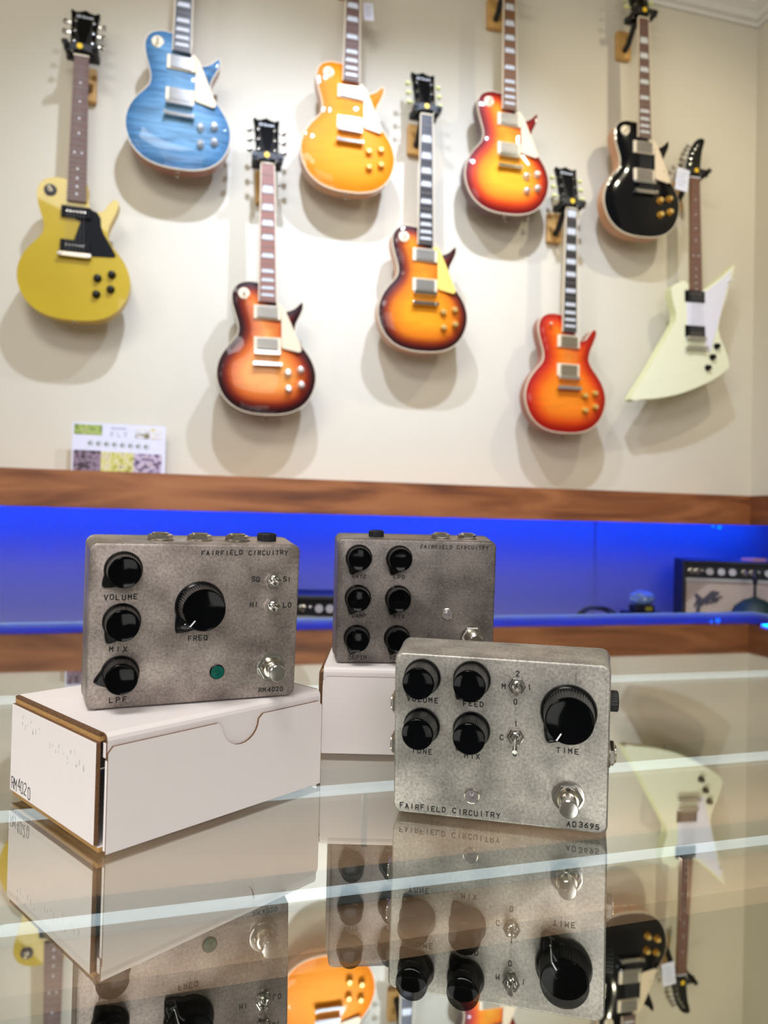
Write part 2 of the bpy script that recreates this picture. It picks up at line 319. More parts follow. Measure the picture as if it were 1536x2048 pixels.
# LED tubes
CASE_W = (.75, .55, .20)
tubem = mat('led_tube_glow', (235, 243, 250), .3, emit=(.66, .86, 1.0), estr=1.05, noise=0)
alum = mat('aluminium_clip', (170, 172, 172), .4, .8)
for i, (R_T, a, b, nm) in enumerate(((.0029, (-.192, .3715), (.60, .597), 'nearest of the three'), (.0040, (-.62, .410), (.60, .757), 'middle one, passing behind the boxes'), (.0050, (-.72, .755), (.68, 1.118), 'farthest one, towards the back edge'))):
    A = Vector((*a, -.05)); B = Vector((*b, -.05)); ang = math.atan2(B.y-A.y, B.x-A.x); L = (B-A).length
    t = thing('led_tube', 'slim white LED tube under the glass, '+nm, 'lamp', Matrix.Translation(A) @ Matrix.Rotation(ang, 4, 'Z'), 'LED tubes under the glass')
    obj('diffuser', LA([(R_T*.4, 0), (R_T*.85, .001), (R_T, .003), (R_T, L-.003), (R_T*.85, L-.001), (R_T*.4, L)], 'x', seg=14), tubem, t, smooth=True)
    for k in (.5, .97):
        obj('mounting_clip', BX(L*k-.002, L*k+.002, -.002, .002, -.0462, -R_T+.0003), mat('dark_clip', (70, 60, 50), .6), t)
    al = bpy.data.lights.new('led_tube_light', 'AREA'); al.shape = 'RECTANGLE'; al.size = L*.96; al.size_y = .004; al.energy = CASE_W[i]; al.color = (.95, .97, 1)
    ao = bpy.data.objects.new('led_tube_light', al); C.objects.link(ao); ao.parent = t; ao.location = (L/2, 0, -R_T-.002)
# ================================================================== GUITARS
LPO = [(0, 0), (.05, .003), (.095, .016), (.132, .043), (.155, .08), (.165, .12), (.163, .155), (.150, .19), (.130, .22), (.108, .247), (.096, .268), (.093, .285), (.098, .31), (.109, .333), (.119, .355), (.122, .372), (.119, .386), (.107, .377), (.094, .364), (.078, .355), (.062, .350), (.046, .354), (.034, .372), (.029, .395), (.029, .432), (0, .438), (-.029, .441), (-.06, .443), (-.088, .436), (-.107, .42), (-.116, .395), (-.114, .365), (-.106, .335), (-.097, .305), (-.094, .283), (-.098, .262), (-.112, .242), (-.133, .218), (-.152, .188), (-.163, .155), (-.165, .12), (-.155, .08), (-.132, .043), (-.095, .016), (-.05, .003)]
BLUNT = list(LPO); BLUNT[13:19] = [(.110, .340), (.121, .368), (.123, .388), (.112, .396), (.099, .384), (.086, .366)]
EXO = [(-.291, -.010), (-.235, -.009), (-.173, -.003), (-.09, .013), (-.016, .037), (.079, .078), (.146, .122), (.158, .147), (.136, .21), (.107, .284), (.141, .399), (.186, .532), (.172, .532), (.118, .485), (.06, .443), (.028, .432), (-.02, .443), (-.045, .462), (-.075, .450), (-.106, .427), (-.094, .363), (-.085, .305), (-.153, .198), (-.225, .084)]
def seg_d(p, poly):
    best = 9
    for i in range(len(poly)):
        ax, ay = poly[i]; bx, by = poly[(i+1) % len(poly)]; dx, dy = bx-ax, by-ay; L = dx*dx+dy*dy
        t = 0 if L == 0 else max(0, min(1, ((p[0]-ax)*dx+(p[1]-ay)*dy)/L)); d = math.hypot(p[0]-ax-t*dx, p[1]-ay-t*dy)
        if d < best: best = d
    return best
def inside(p, poly):
    c = False; j = len(poly)-1
    for i in range(len(poly)):
        if (poly[i][1] > p[1]) != (poly[j][1] > p[1]) and p[0] < (poly[j][0]-poly[i][0])*(p[1]-poly[i][1])/(poly[j][1]-poly[i][1])+poly[i][0]: c = not c
        j = i
    return c
BCACHE = {}
def body_mesh(kind):
    if kind in BCACHE: return BCACHE[kind]
    if kind == 'explorer': out = []; P = EXO; out = catmull(P, 2); dome = 0.0; thick = .040
    else: out = catmull(BLUNT if kind in ('special', 'blunt') else LPO, 4); dome = 0 if kind == 'special' else .013; thick = .044 if kind == 'special' else .050
    pts = [Vector(p) for p in out]; n = len(pts); g = .0085; ys = [p[1] for p in out]; xs = [p[0] for p in out]
    y = min(ys)+g*.6
    while y < max(ys):
        x = min(xs)+g*.6
        while x < max(xs):
            if inside((x, y), out) and seg_d((x, y), out) > g*.55: pts.append(Vector((x, y)))
            x += g
        y += g
    vs, es, fs, _, _, _ = delaunay_2d_cdt(pts, [(i, (i+1) % n) for i in range(n)], [], 1, 1e-6)
    bm = bmesh.new(); top = []; dl = []
    for v in vs:
        d = seg_d(v, out); h = dome*(1-math.exp(-max(0, d-.006)/.03)); r = -.004*max(0, 1-(max(d, 0)/.004))**2*0
        top.append(bm.verts.new((v.x, -h+r, v.y))); dl.append(d)
    for f in fs: bm.faces.new([top[i] for i in f])
    back = [bm.verts.new((p[0], thick, p[1])) for p in out]; mid = [bm.verts.new((p[0], .004, p[1])) for p in out]
    # vs keep input order for the outline
    for i in range(n):
        j = (i+1) % n
        f = bm.faces.new((top[i], top[j], mid[j], mid[i])); f.material_index = 1
        f = bm.faces.new((mid[i], mid[j], back[j], back[i])); f.material_index = 1
    f = bm.faces.new(back); f.material_index = 1
    bmesh.ops.recalc_face_normals(bm, faces=bm.faces[:]); me = bpy.data.meshes.new('body'); bm.to_mesh(me)
    at = me.attributes.new('edge', 'FLOAT', 'POINT')
    for i in range(len(me.vertices)): at.data[i].value = (dl[i]/.1 if i < len(dl) else 0)
    bm.free()
    for p in me.polygons: p.use_smooth = True
    BCACHE[kind] = (me, out, dome, thick); return BCACHE[kind]
def ring_pts(poly, d):
    """outline pushed outwards by d"""
    n = len(poly); out = []
    for i in range(n):
        ax, ay = poly[i-1]; bx, by = poly[(i+1) % n]; t = Vector((bx-ax, by-ay)); t.normalize(); out.append((poly[i][0]+t.y*d, poly[i][1]-t.x*d))
    return out
def bolt(bm, x, z, y0, y1, r, seg=12): return lathe(bm, [(r, y0*-1), (r, -y1)], 'y', (x, 0, z), seg)
def cyl_y(x, z, y_base, prof, seg=24, shape=None): return LA(prof, 'y', (x, y_base, z), seg, shape)
def make_guitar(label, M, kind, face, side, fb, pg, hard, knobm, ringm, inlay, bind=True, binding=None, head=blackp, group=None, coverm=None, tags=None):
    me, out, dome, thick = body_mesh('blunt' if kind == 'blunt' else kind)
    g = thing('electric_guitar', label, 'guitar', M, group)
    me = me.copy(); me.materials.append(face); me.materials.append(side)
    b = bpy.data.objects.new('body', me); C.objects.link(b); b.parent = g
    es = b.modifiers.new('split', 'EDGE_SPLIT'); es.split_angle = math.radians(40)
    ex = kind == 'explorer'
    if bind:
        bm = bmesh.new(); o2 = ring_pts(out, .0008); i2 = ring_pts(out, -.0014); n = len(out)
        A = [bm.verts.new((p[0], -.0006, p[1])) for p in i2]; B = [bm.verts.new((p[0], -.0006, p[1])) for p in o2]; Cc = [bm.verts.new((p[0], .0065, p[1])) for p in o2]; Dd = [bm.verts.new((p[0], .0065, p[1])) for p in i2]
        for i in range(n):
            j = (i+1) % n
            for X, Y in ((A, B), (B, Cc), (Cc, Dd), (Dd, A)): bm.faces.new((X[i], X[j], Y[j], Y[i]))
        obj('binding', bm, binding or cream, g)
    yt = -dome                     # body top height
    yf = yt-.010                   # fingerboard front
    nut = .865 if ex else .83; f0 = .432 if ex else .372
    w0, w1 = .0285, .0215          # half widths at body end and nut
    if ex: f0 = .425
    # neck wood behind fingerboard
    bm = bmesh.new(); secs = []
    for t in range(9):
        z = f0+.01+(nut-f0-.01)*t/8; hw = w0+(w1-w0)*t/8; sec = []
        for k in range(9):
            a = PI*k/8; sec.append(bm.verts.new((-hw*math.cos(a), yf+.006+.019*math.sin(a), z)))
        secs.append(sec)
    for A, B in zip(secs, secs[1:]):
        for k in range(8): bm.faces.new((A[k], A[k+1], B[k+1], B[k]))
        bm.faces.new((A[8], A[0], B[0], B[8]))
    bm.faces.new(secs[0]); bm.faces.new(secs[-1][::-1])
    obj('neck', bm, side, g, smooth=True)
    bm = prism(bmesh.new(), [(-w0, f0), (w0, f0), (w1, nut), (-w1, nut)], yf, yf+.0062)
    fbm = bm
    if bind and kind != 'nobind':
        bm = bmesh.new(); prism(bm, [(-w0-.002, f0), (-w0+.0006, f0), (-w1+.0006, nut), (-w1-.002, nut)], yf-.0004, yf+.0065); prism(bm, [(w0-.0006, f0), (w0+.002, f0), (w1+.002, nut), (w1-.0006, nut)], yf-.0004, yf+.0065)
        obj('neck_binding', bm, binding or cream, g)
    sc = .628; zb = nut-sc
    bm = fbm
    for k in range(1, 23):
        z = nut-sc*(1-2**(-k/12))
        if z < f0+.003: break
        hw = w0+(w1-w0)*(z-f0)/(nut-f0); box(bm, -hw, hw, yf-.001, yf+.001, z-.0011, z+.0011, 1)
    fr = lambda k: nut-sc*(1-2**(-k/12))
    for k in ((1,) if inlay == 'block' else ())+(3, 5, 7, 9, 12, 15, 17, 19, 21):
        zc = (fr(k)+fr(k-1))/2
        if zc < f0+.004: continue
        h = (fr(k-1)-fr(k))*.36; hw = (w0+(w1-w0)*(zc-f0)/(nut-f0))
        if inlay == 'dot':
            for dx in ((-.011, .011) if k == 12 else (0,)): lathe(bm, [(.0031, 0), (.0031, .0006)], 'y', (dx, yf, zc), 10, mi=2)
        else: prism(bm, [(-hw*.78, zc-h), (hw*.78, zc-h), (hw*.78 if inlay == 'block' else hw*.66, zc+h), (-hw*.78 if inlay == 'block' else -hw*.66, zc+h)], yf-.0006, yf+.001, 2)
    obj('fingerboard', bm, None, g, mats=[fb, mat('fret_wire', (130, 122, 110), .6, .5), pearl])
    obj('nut', BX(-w1-.0015, w1+.0015, yf-.002, yf+.006, nut, nut+.005), cream if not ex else white, g)
    # headstock, tilted back
    HM = Matrix.Translation((0, yf+.004, nut+.004)) @ Matrix.Rotation(-.26, 4, 'X')
    if ex: hp = [(-.021, 0), (.022, 0), (.034, .03), (.040, .06), (.052, .10), (.066, .14), (.083, .175), (.088, .19), (.078, .198), (.058, .192), (.040, .178), (.020, .150), (.0, .115), (-.014, .075), (-.022, .04)]
    else: hp = [(-.0225, 0), (.0225, 0), (.029, .022), (.0365, .045), (.0385, .10), (.041, .150), (.044, .176), (.040, .180), (.028, .172), (.014, .176), (0, .184), (-.014, .176), (-.028, .172), (-.040, .180), (-.044, .176), (-.041, .150), (-.0385, .10), (-.0365, .045), (-.029, .022)]
    bm = PR(hp, 0, .015); xf(bm, HM); hs = obj('headstock', bm, head, g, bevel=.0012)
    if not ex:
        bm = PR([(-.012, .006), (.012, .006), (.0135, .022), (.006, .045), (0, .050), (-.006, .045), (-.0135, .022)], -.002, .0); xf(bm, HM); obj('truss_rod_cover', bm, blackm, hs)
        lt = letters('headstock_lettering', 'Gibson', 0, .155, .0085, .011, -.0005, hs, m=pearl, off=.02, shear=.2); lt.matrix_local = HM
    tm = chrome if knobm not in (amber,) else mat('green_pearl_button', (215, 218, 150), .35)
    if knobm is gold: tm = mat('green_pearl_button', (215, 218, 150), .35)
    tps = [(sx*.027, z, sx) for sx in (-1, 1) for z in (.055, .095, .135)]
    if ex: tps = [(x, z, -1) for x, z in ((-.008, .035), (-.006, .062), (.003, .089), (.015, .114), (.030, .136), (.046, .156))]
    for x, z, sx in tps:
        bm = bmesh.new(); lathe(bm, [(.0055, -.0), (.0055, .002), (.003, .003), (.003, .008)], 'y', (x, 0, z), 12)
        xf(bm, HM); tp = obj('tuner', bm, chrome, hs, smooth=True)
        bm = bmesh.new(); xe = sx*.052 if not ex else x-.034
        lathe(bm, [(.0022, 0), (.0022, abs(xe-x))], 'x', (min(x, xe), .010, z), 8)
        lathe(bm, [(.002, -.008), (.0075, -.006), (.0085, 0), (.0075, .006), (.002, .008)], 'x', (xe+sx*.006, .010, z), 12, shape=lambda a, r, h: 1.0 if abs(math.cos(a)) > .5 else .75)
        xf(bm, HM); obj('tuner_button', bm, tm, tp, smooth=True)
    # pickups
    pz = [(.338, 1), (.232, 0)] if not ex else [(.402, 1), (.265, 0)]
    if kind == 'special': pz = [(.338, 1), (.232, 0)]
    for z, nk in pz:
        if kind == 'special':
            bm = BX(-.0435, .0435, yt-.011, yt+.002, z-.017, z+.017)
            for k in range(6): lathe(bm, [(.0026, 0), (.0024, .0012)], 'y', (-.0255+k*.0102, yt-.011, z), 10, mi=1)
            obj('pickup', bm, None, g, mats=[mat('matte_black_pickup', (12, 12, 14), .6, spec=.15), chrome], bevel=.0006)
        else:
            bm = BX(-.045, .045, yt-.004, yt+.006, z-.023, z+.023); p = obj('pickup_ring', bm, ringm, g, bevel=.002)
            bm = BX(-.0345, .0345, yt-.0085, yt+.001, z-.0185, z+.0185)
            for k in range(6): lathe(bm, [(.0024, 0), (.0022, .001)], 'y', (-.025+k*.010, yt-.0085, z-.009 if not nk else z+.009), 10, mi=1)
            obj('pickup_cover', bm, None, p, mats=[coverm or chrome, nickel], bevel=.0006)
    # bridge and tailpiece
    if kind == 'special':
        bm = BX(-.048, .048, yt-.016, yt-.004, zb-.008, zb+.009); br = obj('bridge', bm, nickel, g, bevel=.003)
        for sx in (-1, 1): obj('stud', cyl_y(sx*.044, zb, yt, [(.004, -.001), (.004, .010), (.006, .016), (.0055, .018)]), chrome, br)
    else:
        br = obj('bridge', BX(-.042, .042, yt-.017, yt-.008, zb-.006, zb+.006), chrome, g, bevel=.001)
        for sx in (-1, 1): obj('thumbwheel', cyl_y(sx*.037, zb, yt, [(.003, -.001), (.003, .006), (.0065, .006), (.0065, .009), (.003, .009), (.003, .018)]), chrome, br)
        tl = obj('tailpiece', BX(-.048, .048, yt-.017, yt-.005, zb-.045, zb-.031), chrome, g, bevel=.003)
        for sx in (-1, 1): obj('stud', cyl_y(sx*.042, zb-.038, yt, [(.004, -.001), (.004, .013), (.0065, .018), (.006, .021)]), chrome, tl)
    for k in range(6):
        bm = bmesh.new(); q = (k-2.5)/2.5; zt = zb-.038 if kind != 'special' else zb
        tube(bm, [(q*.025, yt-.0145, zt), (q*.0255, yt-.0175, zb), (q*.0172, yf-.0032, nut+.002)], .0004, 5)
        if not ex:
            e = HM @ Vector(((-1 if k < 3 else 1)*.027, -.006, (.055, .095, .135)[k if k < 3 else 5-k])); tube(bm, [(q*.0172, yf-.0032, nut+.002), e], .0005, 5)
        else:
            x, z, _ = tps[k]; tube(bm, [(q*.0172, yf-.0032, nut+.002), HM @ Vector((x, -.006, z))], .0005, 5)
        obj('string', bm, steel, g)
    # pickguard
    if pg:
        if kind == 'special': pp = [(-.004, .352), (.034, .356), (.060, .348), (.072, .330), (.073, .305), (.082, .282), (.102, .250), (.118, .222), (.120, .214), (.112, .210), (.030, .205), (.028, .216), (-.016, .216), (.012, .312), (-.004, .318)]; yy = -.0025
        elif ex: pp = [(-.038, .402), (.030, .424), (.060, .432), (.118, .476), (.172, .522), (.168, .500), (.136, .400), (.103, .290), (.070, .190), (.045, .196), (.047, .26), (-.02, .262), (-.036, .288)]; yy = -.002
        else: pp = [(.030, .368), (.040, .372), (.056, .354), (.078, .306), (.114, .222), (.112, .214), (.104, .210), (.052, .220), (.046, .226), (.046, .355), (.030, .360)]; yy = -.018
        gd = obj('pickguard', PR(pp, yy, yy+.002), pg, g, bevel=.0006)
        if not ex and kind != 'special': obj('bracket', cyl_y(.085, .255, yy, [(.003, -.008), (.003, .0005)]), nickel, gd)
    # knobs
    kz = [(.068, .140), (.111, .152), (.070, .086), (.113, .101)] if not ex else [(.098, .212), (.078, .168), (.056, .125)]
    if kind == 'special': kz = [(.068, .139), (.110, .155), (.066, .088), (.108, .108)]
    if hard == 'lespaul' or True:
        for x, z in kz:
            d = seg_d((x, z), out); yb = -dome*(1-math.exp(-max(0, d-.006)/.03))
            kb = obj('control_knob', cyl_y(x, z, yb+.001, [(.0128, 0), (.0130, .003), (.0118, .004), (.0098, .013), (.0092, .0155), (.0075, .0165)], 24), knobm, g, smooth=True)
            if knobm in (gold, amber): obj('knob_top', cyl_y(x, z, yb-.0152, [(.0072, 0), (.0068, .0015)]), mat('pale_gold_top', (225, 196, 120), .2, .5), kb)
            elif knobm is silverk: obj('knob_top', cyl_y(x, z, yb-.0152, [(.0078, 0), (.0072, .0018)]), chrome, kb)
    # toggle ring and switch, strap button
    tx, tz = (-.076, .398) if not ex else (.155, .475)
    if kind == 'special': tx, tz = -.078, .400
    if not ex and kind != 'blunt':
        d = seg_d((tx, tz), out); yb = -dome*(1-math.exp(-max(0, d-.006)/.03))
        tr = obj('switch_ring', cyl_y(tx, tz, yb+.001, [(.019, 0), (.019, .0018), (.0178, .0026), (.0072, .0026)], 28), (blackm if kind == 'special' else cream), g)
    else: yb = -.001; tr = g
    obj('selector_switch', cyl_y(tx, tz, yb-.001, [(.0062, 0), (.0062, .003), (.002, .0035), (.002, .012), (.0042, .015), (.0042, .022), (.002, .024)], 14), (cream if not ex else white), tr, smooth=True)
    obj('strap_button', LA([(.0065, .012), (.007, .010), (.003, .007), (.003, 0), (.006, -.004)], 'z', (0 if not ex else -.1, thick*.5, -.010 if not ex else .002), 14), chrome, g, smooth=True)
    return g, HM
def GMx(s, z, ang, n=-.1): return Matrix.Translation(WP(s, n, z)) @ Matrix.Rotation(TH, 4, 'Z') @ Matrix.Rotation(ang, 4, 'Y')
def hanger(M, nut, label, yf, sticker=True):
    h = thing('guitar_hanger', label, 'wall hanger', M, 'wall hangers holding the guitars')
    wd = wall_d
    obj('mounting_block', BX(-.030, .030, wd-.024, wd-.0005, nut-.075, nut+.035), mat('pale_wood_block', (205, 160, 90), .5, scale=50, noise=.12), h, bevel=.003)
    bm = bmesh.new(); tube(bm, [(0, wd-.023, nut-.045), (0, wd-.05, nut-.035), (0, .045, nut+.006), (0, .030, nut+.014)], .011, 10)
    ar = obj('arm', bm, blackm, h, smooth=True)
    bm = bmesh.new(); box(bm, -.050, .050, .016, .034, nut+.004, nut+.028)
    yk = obj('yoke', bm, blackm, h, bevel=.004)
    for sx in (-1, 1):
        bm = bmesh.new(); tube(bm, [(sx*.040, .024, nut+.016), (sx*.042, -.010, nut+.015), (sx*.043, -.040, nut+.022)], .0095, 10); obj('prong', bm, blackm, yk, smooth=True)
        bm = PR([(sx*.048, nut+.004), (sx*.050, nut+.030), (sx*.004, nut+.034), (sx*.002, nut+.016)][::sx], yf-.013, yf-.009); obj('lock_gate', bm, blackm, yk)
    if sticker: obj('sticker', cyl_y(-.004, nut+.024, yf-.013, [(.0088, 0), (.0088, .0012)]), yellowst, yk)
    return h
wall_d = .1295
side_mah = mat('mahogany_side', (150, 84, 56), .3, coat=.3, scale=12, noise=.12); side_dark = mat('dark_mahogany_side', (84, 34, 24), .3, coat=.3, scale=12); side_tan = mat('tan_maple_side', (196, 140, 96), .3, coat=.3, scale=12, noise=.1)
sY = mat('yellow_side', (205, 170, 36), .3); sW = mat('ivory_side', (222, 224, 170), .25)
fY = burst('yellow_lacquer', [(0, (186, 158, 34)), (1, (182, 154, 32))], .05, fscale=3, rough=.3)
fB = burst('blue_figured_lacquer', [(0, (60, 104, 142)), (.3, (84, 130, 166)), (1, (108, 152, 182))], .42, fscale=30)
fBr = burst('tobacco_burst_lacquer', [(0, (30, 8, 12)), (.15, (48, 11, 14)), (.32, (122, 32, 12)), (.55, (206, 98, 34)), (.9, (232, 150, 70)), (1, (236, 156, 78))], .10)
fLe = burst('lemon_amber_lacquer', [(0, (218, 116, 10)), (.3, (230, 134, 14)), (1, (238, 146, 20))], .08)
fSu = burst('dark_honey_burst_lacquer', [(0, (38, 9, 12)), (.14, (62, 15, 14)), (.30, (140, 48, 10)), (.52, (214, 116, 16)), (1, (234, 150, 24))], .10)
fCt = burst('cherry_burst_lacquer', [(0, (84, 8, 14)), (.14, (124, 14, 12)), (.34, (206, 62, 16)), (.56, (236, 130, 28)), (1, (246, 172, 40))], .08)
fCl = burst('bright_cherry_burst_lacquer', [(0, (136, 16, 8)), (.18, (176, 30, 8)), (.4, (216, 76, 14)), (.65, (232, 116, 20)), (1, (236, 132, 26))], .10)
fK = burst('black_lacquer', [(0, (6, 7, 10)), (1, (6, 7, 10))], .02, rough=.12, coat=.3)
fW = burst('ivory_lacquer', [(0, (236, 238, 204)), (1, (236, 238, 206))], .02)
guard_cream = mat('cream_pickguard', (226, 208, 176), .5, spec=.2); guard_yel = mat('yellowed_pickguard', (236, 206, 104), .5, spec=.2); guard_black = mat('black_pickguard', (8, 10, 15), .55, spec=.12); guard_white = mat('white_pickguard', (228, 228, 238), .5, spec=.2)
specs = [
 ('yellow single-cutaway electric guitar with black pickguard, hanging at far left', (-.996, .776, .004), 'special', fY, sY, rose, guard_black, blackp, blackm, 'dot', False, None, 'black padded hanger gripping the headstock of the yellow guitar'),
 ('blue figured-top electric guitar with cream pickguard, upper left of wall', (-.696, 1.298, .015), 'lp', fB, side_mah, ebony, guard_cream, silverk, cream, 'trap', True, None, 'wall hanger above the blue figured guitar, out of frame'),
 ('dark-edged sunburst electric guitar with pinkish fingerboard, lowest left of centre above the left pedal', (-.386, .516, -.025), 'lp', fBr, side_dark, rosel, guard_cream, silverk, cream, 'trap', True, None, 'black padded hanger on the sunburst guitar with pinkish fingerboard'),
 ('plain amber-yellow electric guitar with cream pickguard, top centre of wall', (-.131, 1.301, -.002), 'lp', fLe, side_tan, rose, guard_cream, gold, cream, 'trap', True, None, 'wall hanger above the amber-yellow guitar, out of frame'),
 ('dark honey sunburst electric guitar with yellowed pickguard, middle of wall', (.155, .771, -.016), 'lp', fSu, side_tan, ebony, guard_yel, amber, cream, 'trap', True, None, 'black hanger with yellow sticker on the guitar with the yellowed pickguard'),
 ('red-to-yellow cherry burst electric guitar with cream pickguard, upper right beside the black one', (.466, 1.302, -.025), 'lp', fCt, side_dark, mat('brown_fingerboard', (124, 82, 52), .4), guard_cream, silverk, cream, 'trap', True, None, 'wooden block and black arm holding the red-to-yellow burst guitar at the top edge'),
 ('glossy black electric guitar with gold knobs and cream pickguard, upper right', (1.028, 1.287, -.033), 'lp', fK, side_tan, rose, guard_cream, gold, cream, 'trap', True, None, 'black hanger on a pale block holding the glossy black guitar'),
 ('orange-red burst electric guitar without pickguard, lowest on the right', (.717, .514, -.006), 'blunt', fCl, side_mah, ebony, None, gold, cream, 'block', True, None, 'black hanger with yellow sticker on the guitar without pickguard'),
 ('angular ivory-white electric guitar with swept pointed body, far right', (1.277, .678, -.030), 'explorer', fW, sW, mat('brown_rosewood', (122, 78, 58), .45), guard_white, blackp, blackp, 'dot', False, None, 'black hanger with yellow sticker on the angular white guitar')]
satin = mat('satin_pickup_cover', (150, 146, 136), .4, .75)
for (lab, (s, z, a), kind, face, side, fb, pg, kn, rg, inl, bind, _, hl) in specs:
    M = GMx(s, z, a); ex = kind == 'explorer'
    cov = {fCl: nickel, fBr: satin, fSu: satin, fCt: satin}.get(face)
    if ex: cov = blackm
    g, HM = make_guitar(lab, M, kind, face, side, fb, pg, None, kn, rg, inl, bind, coverm=cov)
    nut = .865 if ex else .83; dome = 0 if kind in ('special', 'explorer') else .013
    # the hanger stands upright on the wall behind the neck
    hanger(M, nut, hl, -dome-.010)
# hang tags
def hangtag(s, z, n, label, rz=.1, w=.055, h=.085):
    M = Matrix.Translation(WP(s, n, z)) @ Matrix.Rotation(TH, 4, 'Z') @ Matrix.Rotation(rz, 4, 'Y')
    t = thing('price_tag', label, 'tag', M)
    bm = bmesh.new(); tube(bm, [(0, 0, -.004), (.006, -.004, .05), (.004, -.010, .10)], .0006, 5); obj('string', bm, white, t)
    bm = BX(-w/2, w/2, 0, .0008, -h, 0)
    for i in range(6): box(bm, -w*.36, w*(.36-.1*(i % 3)), -.0004, .0001, -h*.2-i*h*.12, -h*.2-i*h*.12+.002, 1)
    obj('card', bm, None, t, mats=[mat('tag_paper', (222, 224, 236), .6), mat('grey_print', (150, 150, 170), .6)])
    return t
hangtag(1.165, 1.545, -.045, 'white card tag hanging left of the ivory guitar neck', .12)
hangtag(-.070, 1.985, -.12, 'white price tag at the top edge beside the amber-yellow guitar neck', -.1, .035, .06)
# ================================================================== POSTER ON THE LEDGE
PM = Matrix.Translation(WP(-.995, -.17, .300)) @ Matrix.Rotation(TH, 4, 'Z')
po = thing('advertising_card', 'small white printed card with photos leaning on the wooden ledge, lower left', 'sign', PM)
PW, PH = .280, .166
obj('board', BX(-.004, PW+.004, .002, .006, 0, PH), mat('poster_paper', (220, 222, 238), .6), po)
def photo(x0, x1, z0, z1, cols, nm, sc):
    m = bpy.data.materials.new(nm); m.use_nodes = True; nt = m.node_tree; b = nt.nodes['Principled BSDF']
    mp = mapped(nt, (sc, sc, sc)); n = nt.nodes.new('ShaderNodeTexNoise'); n.inputs['Scale'].default_value = 1; n.inputs['Detail'].default_value = 3
    nt.links.new(mp.outputs['Vector'], n.inputs['Vector']); r = ramp(nt, [(.3+.4*i/(len(cols)-1), c) for i, c in enumerate(cols)]); nt.links.new(n.outputs['Fac'], r.inputs['Fac']); nt.links.new(r.outputs['Color'], b.inputs['Base Color'])
    obj('printed_photo', BX(x0, x1, .0012, .0022, z0, z1), m, po)
photo(.001, .086, .127, .160, [(60, 74, 30), (130, 150, 70), (170, 190, 100), (150, 120, 110)], 'photo_green', 40)
photo(.188, .274, .122, .157, [(120, 110, 60), (214, 214, 216), (226, 222, 220), (200, 190, 60)], 'photo_pale', 34)
photo(.001, .084, .0, .076, [(26, 16, 20), (60, 44, 56), (150, 130, 150), (40, 26, 24)], 'photo_dark', 60)
photo(.084, .186, .0, .074, [(120, 110, 70), (200, 200, 100), (214, 208, 170), (110, 70, 60)], 'photo_lime', 44)
photo(.186, .274, .0, .072, [(60, 40, 44), (120, 100, 130), (200, 190, 210), (180, 120, 90)], 'photo_mixed', 60)
for k in range(8):
    obj('printed_dial', cyl_y(.052+k*.0246, .100-k*.0006, .0022, [(.0098, 0), (.0098, .0006)], 20), mat('dial_grey', (188, 194, 196), .6), po)
    obj('printed_knob', cyl_y(.049+k*.0246, .100-k*.0006, .0014, [(.0036, 0), (.0036, .0006)], 14), mat('dial_dark', (70, 74, 76), .6), po)
letters('printed_lettering', 'FLY', .137, .132, .021, .017, .002, po, m=mat('poster_grey_ink', (160, 160, 176), .6), off=0)
obj('printed_heading', BX(.112, .160, .0014, .0022, .149, .155), mat('poster_grey_ink2', (182, 184, 200), .6), po)
# ================================================================== NICHE CONTENTS
def niche_M(s, n, z): return Matrix.Translation(WP(s, n, z)) @ Matrix.Rotation(TH, 4, 'Z')
ledm = mat('blue_led_glow', (20, 60, 255), .4, emit=(0.0, .055, 1.0), estr=135, noise=0)
def led_strip(label, x0, x1, y0, y1):
    t = thing('blue_led_strip', label, 'light strip', WM @ Matrix.Translation((x0, y0, .262)))
    obj('channel', BX(0, x1-x0, 0, y1-y0, -.013, -.0003), alum, t); obj('emitter', BX(.001, x1-x0-.001, .001, y1-y0-.001, -.019, -.0132), ledm, t)
led_strip('blue LED strip hidden under the long wooden ledge', -3.0, 1.95, .315, .325)
led_strip('blue LED strip hidden under the right-hand ledge past the corner', SL+.30, SL+.31, -1.9, -1.1)
